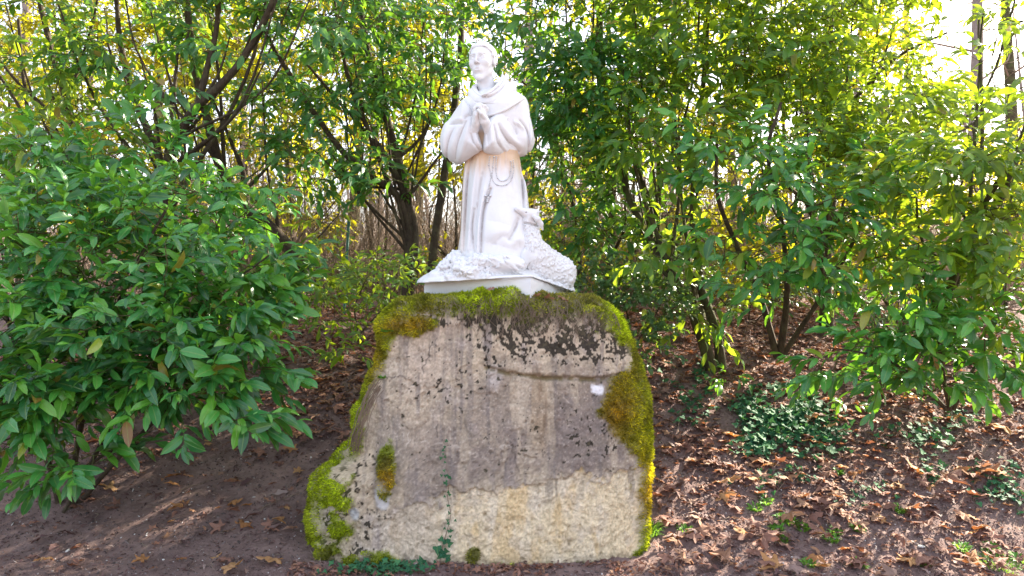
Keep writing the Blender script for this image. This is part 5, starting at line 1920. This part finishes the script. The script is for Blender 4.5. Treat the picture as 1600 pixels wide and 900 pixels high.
for (px_, py_, d_, rx_, ry_, k_, lab) in ((1170, 455, 7.4, 110, 30, 80, 'low dark undergrowth on the bank behind the two mossy trunks'), (1400, 465, 7.0, 130, 32, 90, 'low dark undergrowth on the bank behind the right bush'),
                                          (450, 425, 8.4, 110, 28, 60, 'low undergrowth behind the leaning laurel trunk'), (600, 425, 9.2, 90, 24, 46, 'low undergrowth at the foot of the fanning laurel'),
                                          (1060, 400, 7.8, 80, 40, 60, 'tangled low shrub behind the dark shrub right of the rock')):
    plant('undergrowth_shrub', lab, 'shrub', [([(px_, py_ + 50, d_), (px_ + 4, py_, d_)], .009, .004), ([(px_ + 8, py_ + 50, d_), (px_ + rx_ * .5, py_, d_)], .009, .003), ([(px_ - 8, py_ + 50, d_), (px_ - rx_ * .5, py_, d_)], .009, .003)],
          [(px_, py_, d_, rx_, ry_, .6, k_)], .085, M['laurel_mid' if k_ < 62 else 'dark_shrub'], LT_MID, 120, per=8, L=(.14, .3), stem_name='stem', twig_r=.0022)
for (px_, py_, d_, k_, lab) in ((1140, 618, 5.45, 5, 'small laurel seedling with pale green leaves beside the two mossy trunks'), (1318, 660, 5.05, 4, 'small laurel seedling under the drooping light green shoots'),
                                (1420, 640, 5.0, 5, 'dark laurel seedling in the litter below the right bush'), (1390, 590, 5.3, 5, 'half hidden laurel sucker in the shade behind the right bush')):
    h_ = hit_ground(px_, py_)
    plant('laurel_seedling', lab, 'seedling', [([(px_, py_, h_[1] - CAM_Y), (px_ - 2, py_ - 20, h_[1] - CAM_Y - .02)], .004, .002)],
          [(px_, py_ - 28, h_[1] - CAM_Y - .02, 16, 16, .07, k_)], .10, M['laurel'], LT_MID, 60, per=7, L=(.08, .14), stem_name='stem', twig_r=.0018)

# ---- sunlit shrubs further back
spec = [
    (40, 250, 9.5, 120, 120, 'sunlit yellow-green shrub at the left edge behind the laurels'),
    (200, 300, 10.5, 110, 90, 'sunlit shrub seen between the trunks at the upper left'),
    (400, 150, 11.0, 120, 110, 'tall airy shrub lit from behind, left of the fanning laurel'),
    (330, 340, 12.0, 100, 60, 'low green shrub on the forest floor at the left'),
    (480, 330, 10.0, 60, 50, 'loose shrub behind the leaning trunk'),
    (700, 200, 10.0, 70, 120, 'bright backlit shrub immediately left of the statue'),
    (700, 400, 9.5, 40, 40, 'small bright shrub behind the base of the statue'),
    (860, 200, 10.5, 90, 120, 'yellow-green shrub shining behind the statue shoulder'),
    (300, 60, 10.8, 110, 90, 'backlit foliage high behind the forked laurel trunk'),
    (540, 230, 11.5, 90, 70, 'pale backlit shrub far behind the fanning laurel'),
    (600, 130, 10.5, 80, 100, 'airy backlit shrub glimpsed through the fanning laurel stems'),
    (450, 40, 11.5, 110, 80, 'high glowing crown between the forked and the fanning laurel'),
    (690, 60, 11.5, 70, 80, 'glowing foliage just left of the statue head'),
    (880, 370, 9.5, 70, 60, 'backlit shrub low behind the lamb'),
    (1010, 120, 10.0, 110, 120, 'sunlit shrub between the dark crown and the right laurels'),
    (1030, 330, 9.5, 100, 70, 'yellow-green shrub seen behind the leaning trunks'),
    (1180, 220, 10.0, 120, 130, 'tall glowing shrub behind the drooping laurel'),
    (1200, 400, 9.0, 110, 60, 'bright low shrub behind the upright trunk'),
    (1380, 180, 10.0, 120, 150, 'tall glowing shrub at the right, under the patch of bright sky'),
    (1400, 370, 9.0, 120, 80, 'sunlit shrub on the bank at the right'),
    (1560, 300, 9.0, 90, 110, 'sunlit shrub at the right edge of the wood'),
    (1240, 20, 10.5, 160, 110, 'high leafy crown glowing along the top right'),
    (900, -40, 11.0, 160, 90, 'high leafy crown along the top behind the statue'),
    (600, -20, 11.0, 160, 90, 'high leafy crown along the top left of the statue'),
    (110, 60, 11.0, 160, 130, 'high leafy crown glowing in the top left corner'),
]
for (px_, py_, d_, rx_, ry_, lab) in spec:
    k_ = int(rx_ * ry_ * (.027 if px_ < 760 else .019)) + 16
    px0 = px_ + rng.uniform(-20, 20)
    g_ = CAM_Z - float(ground_z((px0 - 800) / FOC * d_, d_ + CAM_Y))
    gy_ = 430 + g_ * FOC / d_
    st_ = [([(px0, gy_ + 5, d_), (px0 + rng.uniform(-15, 15), (gy_ + py_) / 2, d_), (px_ + rng.uniform(-30, 30), py_ - ry_ * .5, d_)], .030, .012)]
    for q_ in range(2):
        st_.append(([(px0 + rng.uniform(-8, 8), gy_ + 5, d_), (px0 + rng.uniform(-40, 40), (gy_ + py_) / 2, d_ + rng.uniform(-.3, .3)), (px_ + rng.uniform(-.8, .8) * rx_, py_ - ry_ * rng.uniform(-.2, .8), d_)], .018, .007))
    plant('woodland_shrub', lab, 'shrub', st_, [(px_, py_, d_, rx_, ry_, .8, k_)], .13, M['laurel_far'], LT_FAR, 40, per=8, L=(.25, .5), stem_name='stem', twig_r=.004, droop=.35, keep=.8)

# ---- bare trees of the wood behind
def bare_tree(px, d, r, lean, lab, h=11.0, seed=0):
    x0 = (px - 800) / FOC * d
    y0 = d + CAM_Y
    z0 = float(ground_z(x0, y0))
    root = thing('bare_tree', lab, 'tree', (x0, y0, z0), None)
    r_ = np.random.default_rng(seed + 100)
    t_ = np.linspace(0, 1, 14)
    path = np.stack([lean * t_ * h + .15 * np.sin(t_ * 5 + seed), .1 * np.sin(t_ * 4 + seed * 2), -.1 + t_ * h], 1)
    Vt_, Ft_, _ = tube(path, r * (1 - .75 * t_) + .01, 9, .15)
    link('trunk', mesh_np('trunk', Vt_, Ft_, M['bark_pale'] if seed % 3 else M['bark_mossy']), root)
    parts = []
    k1 = 26
    t1 = r_.uniform(.12, 1, k1)
    a = np.stack([np.interp(t1, t_, path[:, k_]) for k_ in range(3)], 1)
    az_ = r_.uniform(0, 6.28, k1)
    l1 = (1.2 - t1 * .6) * r_.uniform(.8, 2.2, k1)
    b = a + np.stack([np.cos(az_) * l1, np.sin(az_) * l1, l1 * r_.uniform(.3, 1.0, k1)], 1)
    parts.append(thin_tubes(a, b, r * .28 * (1.1 - t1), .006, 4, (a + b) / 2 + r_.normal(0, .1, (k1, 3))))
    k2 = 330
    w_ = r_.integers(0, k1, k2)
    s_ = r_.uniform(.2, 1, (k2, 1))
    a2 = a[w_] * (1 - s_) + b[w_] * s_
    b2 = a2 + unit(r_.normal(0, 1, (k2, 3)) + np.array([0, 0, .7])) * r_.uniform(.25, .9, (k2, 1))
    parts.append(thin_tubes(a2, b2, .007, .003, 3, (a2 + b2) / 2 + r_.normal(0, .05, (k2, 3))))
    Vt_, Ft_ = merge(parts)
    link('crown', mesh_np('crown', Vt_, Ft_, M['twig_dry']), root)['kind'] = 'stuff'


for i_, (px, d, r, lean, lab) in enumerate([
    (545, 14, .11, .00, 'pale bare trunk rising between the fanning laurel stems'),
    (372, 17, .12, .01, 'bare tree far behind the forked laurel'),
    (455, 19, .10, -.01, 'thin bare tree in the gap left of the fanning laurel'),
    (250, 15, .10, .02, 'bare tree behind the forked trunk at the upper left'),
    (150, 18, .12, -.02, 'bare tree in the background at the left'),
    (30, 16, .13, .01, 'bare tree at the far left edge of the wood'),
    (650, 21, .12, .00, 'distant bare tree left of the statue head'),
    (815, 16, .13, .02, 'bare tree directly behind the statue'),
    (1030, 18, .12, -.01, 'bare tree behind the dark crown right of the statue'),
    (1150, 15, .10, .00, 'bare tree behind the drooping laurel bush'),
    (1345, 19, .14, .01, 'bare tree just right of the upright laurel trunk'),
    (1530, 17, .16, -.03, 'bare tree against the bright patch of sky at the top right'),
    (1575, 22, .24, .00, 'thick pale trunk in the bright gap at the right edge'),
    (1420, 24, .14, .00, 'distant bare tree at the right'),
    (590, 26, .15, .00, 'distant bare tree behind the left stems of the fanning laurel'),
    (320, 25, .15, .00, 'distant bare tree left of the leaning trunk'),
    (920, 25, .15, .00, 'distant bare tree right of the statue')]):
    bare_tree(px, d, r, lean, lab, 11 + (i_ % 4), i_)

# ---- brushwood on the forest floor and the far wood
k_ = 17000
x_ = rng.uniform(-13, 13, k_)
y_ = rng.uniform(4.5, 17, k_)
x_ *= (y_ + 6) / 22
cl = np.clip(fbm(x_ * .5, y_ * .5, 1, 2, 6) + .55, 0, 1)
ok = rng.random(k_) < cl
x_, y_ = x_[ok], y_[ok]
a = np.stack([x_, y_, ground_z(x_, y_) - .02], 1)
ln = rng.uniform(.4, 2.7, (len(x_), 1)) * (.6 + .5 * cl[ok][:, None])
b = a + unit(np.stack([rng.normal(0, .55, len(x_)), rng.normal(0, .4, len(x_)), np.ones(len(x_))], 1)) * ln
mid = (a + b) / 2 + rng.normal(0, .10, a.shape)
Vt_, Ft_ = thin_tubes(a, b, rng.uniform(.003, .008, len(x_)), .002, 3, mid)
s_ = rng.uniform(.3, .9, (len(x_) * 2, 1))
aa = np.tile(a, (2, 1)) * (1 - s_) + np.tile(b, (2, 1)) * s_
bb = aa + unit(rng.normal(0, 1, aa.shape) + [0, 0, .5]) * rng.uniform(.15, .6, (len(aa), 1))
V2_, F2_ = thin_tubes(aa, bb, .003, .0015, 3)
Vt_, Ft_ = merge([(Vt_, Ft_), (V2_, F2_)])
tag(link('brushwood', mesh_np('brushwood', Vt_, Ft_, M['twig_dry'])), 'tangle of thin bare brown stems on the forest floor behind the shrubs', kind='stuff')

k_ = 300
y_ = rng.uniform(24, 80, k_)
x_ = rng.uniform(-1, 1, k_) * (y_ + 10) * .95
a = np.stack([x_, y_, ground_z(x_, y_) - .05], 1)
hh = rng.uniform(5, 15, k_)
b = a + np.stack([rng.normal(0, .06, k_) * hh, rng.normal(0, .05, k_) * hh, hh], 1)
p1 = thin_tubes(a, b, rng.uniform(.05, .16, k_), .03, 5)
k2 = 15000
w_ = rng.integers(0, k_, k2)
s_ = rng.uniform(.05, 1, (k2, 1)) ** 1.2
aa = a[w_] * (1 - s_) + b[w_] * s_
bb = aa + unit(rng.normal(0, 1, (k2, 3)) + [0, 0, .6]) * rng.uniform(.6, 2.4, (k2, 1))
p2 = thin_tubes(aa, bb, .020, .006, 3)
k3 = 42000
y3 = rng.uniform(18, 60, k3)
x3 = rng.uniform(-1, 1, k3) * (y3 + 10) * .95
a3 = np.stack([x3, y3, ground_z(x3, y3)], 1)
b3 = a3 + unit(np.stack([rng.normal(0, .5, k3), rng.normal(0, .4, k3), np.ones(k3)], 1)) * rng.uniform(.8, 3.2, (k3, 1))
p3 = thin_tubes(a3, b3, .014, .005, 3)
Vt_, Ft_ = merge([p1, p2, p3])
tag(link('distant_wood', mesh_np('distant_wood', Vt_, Ft_, M['bark_pale'])), 'far-off leafless winter wood closing the view', kind='stuff')

# ---- green post
pb = hit_ground(536, 432)
pb = P(537, 436, 7.9)
gz = float(ground_z(pb[0], pb[1]))
top_ = P(545, 345, 7.9)
Vt_, Ft_, _ = tube(np.array([(pb[0], pb[1], gz - .05), (pb[0] + (top_[0] - pb[0]) * .5, pb[1], (gz + top_[2]) / 2), tuple(top_), (top_[0] + .002, top_[1], top_[2] + .01)]), np.array([.016, .016, .016, .004]), 10)
n = NT('green_post_paint')
M['post'] = n.finish(n.principled(n.mix(n.noise(30), (0.02, 0.10, 0.07), (0.04, 0.14, 0.09)), 0.5))
porg = np.array([pb[0], pb[1], gz])
post = thing('fence_post', 'thin dark green metal post standing in the undergrowth left of the rock', 'post', porg)
link('pole', mesh_np('pole', Vt_ - porg, Ft_, M['post']), post)
Vt_, Ft_, _ = tube(np.array([top_ - [0, 0, .06], top_ - [0, 0, .01], top_ + [0, 0, .012]]), np.array([.019, .020, .012]), 10)
link('cap', mesh_np('cap', Vt_ - porg, Ft_, M['post']), post)
print('leaves', N_LEAVES)
# ================================================================== ivy, weeds, grass, fallen leaves, twigs, pebbles
def ivy_leaf(seed):
    r_ = random.Random(seed)
    pts = [(-.10, .05), (-.42, .02), (-.50, .28), (-.26, .42), (-.20, .62), (0, 1.0), (.20, .62), (.26, .42), (.50, .28), (.42, .02), (.10, .05)]
    V_ = [(0, .12, .02)] + [(x_ * r_.uniform(.85, 1.1), y_, .10 * abs(x_) + r_.uniform(-.03, .05)) for x_, y_ in pts]
    F_ = [(0, i_ + 1, i_) for i_ in range(1, len(pts))]
    V_ = np.array(V_)
    return V_, np.array(F_), np.column_stack([V_[:, 0] + .5, V_[:, 1]])


IVY_T = [ivy_leaf(s_) for s_ in range(4)]


def ivy_patch(label, XY, size, h, n_ind, mat='ivy', template=IVY_T, tiltx=.45, name='ivy', cat='ivy', group=None, strands=None):
    z_ = soil_z(XY[:, 0], XY[:, 1])
    k_ = len(XY)
    hh = rng.uniform(.3, 1, k_) * h
    pos = np.column_stack([XY, z_ + hh])
    b0 = np.array([XY[:, 0].mean(), XY[:, 1].mean(), 0.0])
    b0[2] = float(soil_z(b0[0], b0[1]))
    root = thing(name, label, cat, b0, group)
    nz = unit(np.stack([rng.normal(0, tiltx, k_), rng.normal(-.45, tiltx, k_), np.ones(k_)], 1))
    a_ = rng.uniform(0, 6.28, k_)
    hdir = np.stack([np.cos(a_), np.sin(a_), 0 * a_], 1)
    ax_ = unit(np.cross(hdir, nz))
    ay_ = np.cross(nz, ax_)
    sz = size * rng.uniform(.6, 1.25, k_)
    # runners and leaf stalks
    q0 = np.column_stack([XY + rng.normal(0, .015, XY.shape), z_])
    parts = [thin_tubes(q0, pos, .0012, .0008, 3)]
    nn = []
    for i_ in range(0, k_, 3):
        d2 = ((XY - XY[i_]) ** 2).sum(1)
        d2[i_] = 9
        nn.append((i_, int(np.argmin(d2))))
    nn = np.array(nn)
    parts.append(thin_tubes(q0[nn[:, 0]] + [0, 0, .008], q0[nn[:, 1]] + [0, 0, .008], .0018, .0018, 3))
    Vt_, Ft_ = merge(parts)
    link('runners', mesh_np('runners', Vt_ - b0, Ft_, M['twig']), root)['kind'] = 'stuff'
    which = rng.integers(0, len(template), k_)
    ind = np.zeros(k_, bool)
    ind[np.argsort(-(sz / (XY[:, 1] - CAM_Y)) - hh * 2)[:n_ind]] = True
    for i_ in np.where(ind)[0]:
        o_ = bpy.data.objects.new('leaf', leaf_mesh((id(template), int(which[i_])), template[which[i_]], M[mat]))
        o_.parent = root
        s_ = float(sz[i_])
        X3, Y3, Z3, p3 = ax_[i_], ay_[i_], nz[i_], pos[i_] - b0
        o_.matrix_local = Matrix(((X3[0] * s_, Y3[0] * s_, Z3[0] * s_, p3[0]), (X3[1] * s_, Y3[1] * s_, Z3[1] * s_, p3[1]), (X3[2] * s_, Y3[2] * s_, Z3[2] * s_, p3[2]), (0, 0, 0, 1)))
        COL.objects.link(o_)
    VV, FF, UU, off = [], [], [], 0
    for q_, (T_, F_, U_) in enumerate(template):
        m_ = (which == q_) & ~ind
        if m_.any():
            v_, f_, u_ = stamp(T_, F_, U_, pos[m_], ax_[m_], ay_[m_], nz[m_], sz[m_])
            VV.append(v_); FF.append(f_ + off); UU.append(u_)
            off += len(v_)
    if VV:
        link('foliage', mesh_np('foliage', np.vstack(VV) - b0, np.vstack(FF), M[mat], uv=np.vstack(UU)), root)['kind'] = 'stuff'
    return root


def px_cloud(cx, cy, rx, ry, k_, edge=.7):
    out = []
    while len(out) < k_:
        u_, v_ = rng.normal(0, .5), rng.normal(0, .5)
        if u_ * u_ + v_ * v_ > 1.1:
            continue
        px_, py_ = cx + u_ * rx, cy + v_ * ry
        if fbm(px_ * .03, py_ * .03, cx, 2, 12) < -.32:
            continue
        out.append(hit_ground(px_, py_)[:2])
    return np.array(out)


ivy_patch('thick mat of dark green ivy spreading over the litter right of the rock', np.vstack([px_cloud(1225, 650, 85, 45, 620), px_cloud(1200, 705, 60, 40, 230), px_cloud(1290, 690, 50, 40, 150)]), .050, .07, 300)
ivy_patch('sparse ivy runners at the right edge of the soil', np.vstack([px_cloud(1580, 765, 60, 45, 110), px_cloud(1480, 740, 50, 30, 50)]), .040, .04, 160)
ivy_patch('loose ivy growing in the shade below the right bush', np.vstack([px_cloud(1440, 690, 70, 26, 80), px_cloud(1500, 655, 40, 20, 40)]), .050, .06, 120)
ivy_patch('straggling ivy on the bank just right of the rock', np.vstack([px_cloud(1085, 640, 40, 40, 70), px_cloud(1080, 590, 50, 25, 70)]), .046, .05, 140)
ivy_patch('thin ivy runners scattered below the thick ivy mat', np.vstack([px_cloud(1230, 760, 90, 30, 70), px_cloud(1350, 780, 60, 30, 36)]), .034, .03, 106)
XY = px_cloud(600, 884, 95, 10, 150)
XY[:, 1] = np.minimum(XY[:, 1], -.03 - .1 * rng.random(len(XY)))
ivy_patch('bluish green ivy creeping along the foot of the rock at the left', XY, .032, .04, 150)

# ivy strand climbing the face of the block
stem_px = [(690, 868), (694, 845), (700, 820), (706, 796), (702, 772), (704, 745), (700, 722), (697, 700), (693, 682)]
sp_ = smooth_path(np.array([rock_front(a_, b_, .010) for a_, b_ in stem_px]), 5)
root = thing('climbing_ivy', 'single strand of small ivy leaves climbing the front of the rock', 'ivy', sp_[0])
b0 = np.array(root.location)
Vt_, Ft_, _ = tube(sp_, np.linspace(.0028, .001, len(sp_)), 5)
link('stem', mesh_np('stem', Vt_ - b0, Ft_, M['twig_dry']), root)
for i_ in range(46):
    t_ = rng.uniform(0, 1) ** 1.3
    q = sp_[int(t_ * (len(sp_) - 1))] + np.array([rng.normal(0, .016 + .05 * max(0, .22 - t_)), -.012, rng.normal(0, .01)])
    s_ = (.048 if t_ < .2 else .019) * rng.uniform(.7, 1.2)
    nz = unit(np.array([rng.normal(0, .3), -1.0, rng.normal(.2, .3)]))
    ay_ = unit(np.cross(nz, np.array([rng.normal(0, 1), rng.normal(0, .2), rng.normal(0, 1)])))
    ax_ = np.cross(ay_, nz)
    o_ = bpy.data.objects.new('leaf', leaf_mesh((id(IVY_T), i_ % 4), IVY_T[i_ % 4], M['ivy']))
    o_.parent = root
    p3 = q - b0
    o_.matrix_local = Matrix(((ax_[0] * s_, ay_[0] * s_, nz[0] * s_, p3[0]), (ax_[1] * s_, ay_[1] * s_, nz[1] * s_, p3[1]), (ax_[2] * s_, ay_[2] * s_, nz[2] * s_, p3[2]), (0, 0, 0, 1)))
    COL.objects.link(o_)

# ---- grass and weed tufts
def tuft(px, py, rad, k_, hgt, label, group=None, name='grass_tuft', cat='grass', wid=.004, on_rock=False):
    h_ = rock_front(px, py, .0) if on_rock else hit_ground(px, py)
    a_ = rng.uniform(0, 6.28, k_)
    r_ = rad * np.sqrt(rng.random(k_))
    Q = np.stack([h_[0] + np.cos(a_) * r_, h_[1] + np.sin(a_) * r_ * (0.3 if on_rock else 1), np.full(k_, h_[2])], 1)
    if not on_rock:
        Q[:, 2] = soil_z(Q[:, 0], Q[:, 1])
    d_ = unit(np.stack([np.cos(a_) * .9, np.sin(a_) * .9 - (.5 if on_rock else 0), rng.uniform(.5, 1.6, k_)], 1))
    ln = hgt * rng.uniform(.5, 1.2, (k_, 1))
    sd = unit(np.cross(d_, np.array([0, 0, 1.0]) + rng.normal(0, .2, (k_, 3)))) * wid / 2
    m_ = Q + d_ * ln * .55
    tip = Q + d_ * ln + np.array([0, 0, -.35]) * ln
    Vb = np.stack([Q - sd, Q + sd, m_ + sd, m_ - sd, tip], 1).reshape(-1, 3)
    off = (np.arange(k_) * 5)[:, None]
    F4 = off + np.array([0, 1, 2, 3])
    F3 = off + np.array([3, 2, 4])
    me_ = mesh_np(name, Vb - h_, [F4, F3], M['fresh_green'], uv=np.tile(np.array([(.5, 0), (.6, 0), (.6, .5), (.4, .5), (.5, 1)]), (k_, 1)))
    return tag(link(name, me_, None, tuple(h_)), label, cat, group)


tuft(1016, 835, .05, 130, .10, 'bright grass tuft at the right foot of the rock')
tuft(1070, 832, .03, 70, .05, 'small bright grass tuft beside the brown plane leaf right of the rock')
tuft(1560, 884, .10, 200, .05, 'broad patch of short fresh grass in the bottom right corner')
gr = 'small weed rosettes on the soil right of the rock'
for px_, py_ in ((1196, 784), (1222, 812), (1236, 818), (1215, 828), (1252, 826), (1222, 842), (1302, 833), (1300, 846), (1265, 884), (1340, 830), (1405, 800), (1500, 862), (1545, 856), (1590, 878), (1180, 800), (1440, 880), (1340, 884)):
    tuft(px_ + rng.uniform(-3, 3), py_ + rng.uniform(-3, 3), .034, 60, .045, 'tiny bright green weed rosette on the bare soil right of the rock', gr, 'weed_rosette', 'weed', .009)
tuft(1310, 742, .012, 60, .05, 'lone round clump of vivid green leaves below the ivy mat', None, 'weed_clump', 'weed', .014)
tuft(607, 520, .030, 90, .028, 'fresh green weed rooted high on the left shoulder of the rock', None, 'weed_clump', 'weed', .010, True)
tuft(583, 592, .020, 60, .028, 'fresh green weed growing on the left edge of the rock halfway up', None, 'weed_clump', 'weed', .010, True)

# ---- fallen plane leaves, one object each
_dl = {}


def fallen(px, py, size, label, group=None, mat='dry_orange', var=None, tilt=.35, name='fallen_leaf', pos=None, T=None, lift=.012):
    T = plane_T if T is None else T
    v_ = int(rng.integers(0, len(T))) if var is None else var
    key = (id(T), v_, mat)
    if key not in _dl:
        _dl[key] = mesh_np('fallen_leaf', T[v_][0], T[v_][1], M[mat], uv=T[v_][2])
    o_ = bpy.data.objects.new(name, _dl[key])
    if pos is None:
        pos = hit_ground(px, py)
        pos[2] = float(soil_z(pos[0], pos[1])) + lift
    axx, ayy, azz = frames(1, tilt)
    s_ = size
    o_.matrix_world = Matrix(((axx[0, 0] * s_, ayy[0, 0] * s_, azz[0, 0] * s_, pos[0]), (axx[0, 1] * s_, ayy[0, 1] * s_, azz[0, 1] * s_, pos[1]), (axx[0, 2] * s_, ayy[0, 2] * s_, azz[0, 2] * s_, pos[2]), (0, 0, 0, 1)))
    COL.objects.link(o_)
    return tag(o_, label, 'leaf', group)


for px_, py_, s_, lab in (
    (1136, 684, .17, 'orange-brown plane leaf at the left edge of the thick ivy mat'),
    (1262, 698, .17, 'upright orange plane leaf lying in the thick ivy mat'),
    (1566, 680, .18, 'tan plane leaf curled up on the dark soil near the right edge'),
    (1532, 745, .25, 'huge pale pinkish plane leaf near the right edge'),
    (1480, 765, .21, 'big reddish folded plane leaf below the right bush'),
    (1535, 832, .15, 'bright orange plane leaf in the lower right corner area'),
    (1425, 886, .17, 'curled orange plane leaf at the bottom edge right of the rock'),
    (1094, 838, .15, 'reddish purple plane leaf on the soil close to the rock'),
    (1212, 890, .15, 'orange leaf cut by the bottom edge of the picture'),
    (1372, 812, .12, 'round brown leaf on the soil in front of the ivy'),
    (1160, 598, .12, 'brown leaf among the ivy below the mossy trunks'),
    (1460, 590, .12, 'rusty leaf caught in the shade under the right bush'),
    (394, 637, .16, 'tan plane leaf under the edge of the left bush'),
    (450, 641, .15, 'orange plane leaf on the soil just right of the left bush'),
    (457, 706, .10, 'small orange leaf alone on the dark soil left of the rock'),
    (462, 742, .11, 'small orange leaf near the mossy foot of the rock'),
    (277, 748, .13, 'orange-brown plane leaf on the soil below the left bush'),
    (170, 770, .15, 'tan leaf beneath the lowest leaves of the left bush'),
    (285, 794, .14, 'flat tan leaf alone on the bare soil at the left'),
    (360, 795, .13, 'crumpled tan leaf on the bare soil at the left'),
    (375, 828, .15, 'greenish tan leaf in the group of leaves at the lower left'),
    (345, 830, .11, 'reddish tan leaf in the group of leaves at the lower left'),
    (425, 882, .16, 'bright orange plane leaf near the bottom edge left of the rock'),
    (355, 898, .15, 'orange leaf cut by the bottom edge at the left'),
    (430, 822, .10, 'small orange leaf between the group of leaves and the rock'),
    (470, 585, .16, 'rusty plane leaf on the shaded bank left of the rock'),
    (485, 610, .15, 'orange plane leaf on the bank beside the left edge of the rock'),
    (70, 885, .10, 'yellowish torn leaf in the lower left corner'),
):
    fallen(px_, py_, s_, lab, mat='dry_brown' if 'redd' in lab or 'pink' in lab or 'rust' in lab else 'dry_orange')
for px_, py_, s_, lab in ((835, 464, .08, 'reddish dead leaf on top of the rock below the corner of the plinth'), (852, 468, .09, 'folded red-brown leaf on top of the rock under the lamb'),
                          (876, 468, .09, 'dark red leaf on top of the rock at the right end of the plinth'), (765, 452, .06, 'pinkish dry leaf tip on the moss against the plinth')):
    fallen(0, 0, s_, lab, mat='dry_brown', tilt=.6, pos=P(px_, py_, 4.21 if px_ < 830 else 4.24))
def zone_right(px_, py_):
    if px_ < 1125:
        return 'close to the right side of the rock'
    if py_ > 825:
        return 'near the bottom edge right of the rock'
    if px_ > 1470:
        return 'near the right edge of the picture'
    if py_ < 635:
        return 'on the shaded bank under the right shrubs'
    return 'around the ivy right of the rock'


def zone_left(px_, py_):
    if py_ > 820:
        return 'near the bottom edge left of the rock'
    if px_ > 400:
        return 'close to the left side of the rock'
    return 'below the left bush'


for i_ in range(196):
    right = i_ < 150
    px_, py_ = (rng.uniform(1020, 1600), 560 + 340 * rng.random() ** .9) if right else (rng.uniform(180, 480), rng.uniform(600, 895))
    if not right and px_ > 470 and py_ > 700:
        continue
    s_ = rng.uniform(.09, .17) if right else rng.uniform(.05, .11)
    orange = rng.random() < (.28 if right else .35)
    z_ = zone_right(px_, py_) if right else zone_left(px_, py_)
    tone = ('orange-tan' if orange else 'dull brown')
    big = ('large' if s_ > .13 else 'medium-sized') if right else ('mid-sized' if s_ > .08 else 'little')
    fallen(px_, py_, s_, f'{big} {tone} dead leaf lying {z_}', f'{big} {tone} leaves {z_}', 'dry_orange' if orange else 'dry_brown', None, .28, lift=.018)
grp3 = 'narrow grey dead leaves curled on the soil at the lower left'
for px_, py_ in ((62, 848), (105, 838), (84, 862), (385, 758), (370, 752), (440, 775), (415, 850), (428, 832), (395, 812), (150, 865)):
    fallen(px_, py_, rng.uniform(.07, .11), 'narrow greyish dead leaf curled on the bare soil at the lower left', grp3, 'dry_purple', None, .35, T=scrap_T)

# ---- fallen twigs and pebbles
grp4 = 'thin bare twigs fallen on the soil'
def fallen_twig(px0, py0, px1, py1, lab, grp=None, r=.003):
    a_, b_ = hit_ground(px0, py0), hit_ground(px1, py1)
    t_ = np.linspace(0, 1, 7)[:, None]
    q = a_ * (1 - t_) + b_ * t_
    q[:, 0] += .012 * np.sin(t_[:, 0] * 7 + px0)
    q[:, 2] = soil_z(q[:, 0], q[:, 1]) + .008 + .012 * np.sin(t_[:, 0] * 3.1)
    Vt_, Ft_, _ = tube(q, np.linspace(r, r * .4, 7), 5)
    me_ = mesh_np('fallen_twig', Vt_ - a_, Ft_, M['twig_dry'])
    return tag(link('fallen_twig', me_, None, tuple(a_)), lab, 'twig', grp)


for a_ in ((432, 788, 482, 776, 'thin pale twig touching the mossy foot of the rock'), (405, 802, 445, 780, 'short twig lying left of the mossy foot of the rock'), (1212, 775, 1240, 735, 'pale bent twig on the soil below the ivy mat'),
           (488, 862, 505, 890, 'reddish twig at the bottom just left of the rock'), (280, 770, 330, 752, 'thin twig under the right side of the left bush'), (1060, 700, 1066, 560, 'long thin vertical stalk on the bank right of the rock')):
    fallen_twig(*a_[:4], a_[4])
for i_ in range(26):
    px_, py_ = (rng.uniform(150, 480), rng.uniform(690, 890)) if i_ % 2 else (rng.uniform(1040, 1580), rng.uniform(700, 890))
    an = rng.uniform(0, 3.14)
    ln = rng.uniform(14, 38)
    fallen_twig(px_, py_, px_ + math.cos(an) * ln, min(896, py_ + math.sin(an) * ln * .5), 'thin bare twig lying on the forest soil beside the rock', grp4, .002)
n = NT('pale_pebble')
M['pebble'] = n.finish(n.principled(n.mix(n.noise(40), (0.55, 0.53, 0.50), (0.40, 0.37, 0.36)), .8))
for px_, py_, s_, lab, g_ in ((1265, 783, .020, 'flat white stone chip on the soil below the ivy mat', None), (1440, 858, .022, 'flat pale stone chip on the soil at the lower right', None),
                              (386, 820, .018, 'whitish stone among the leaves at the lower left', None)):
    h_ = hit_ground(px_, py_)
    V_ = ico_V * (s_ * np.array([1.2, .9, .45])) * rng.uniform(.8, 1.2, (12, 1))
    o_ = link('pebble', mesh_np('pebble', V_, ico_F, M['pebble'], smooth=False), None, (h_[0], h_[1], float(soil_z(h_[0], h_[1])) + s_ * .2))
    tag(o_, lab, 'stone', g_)
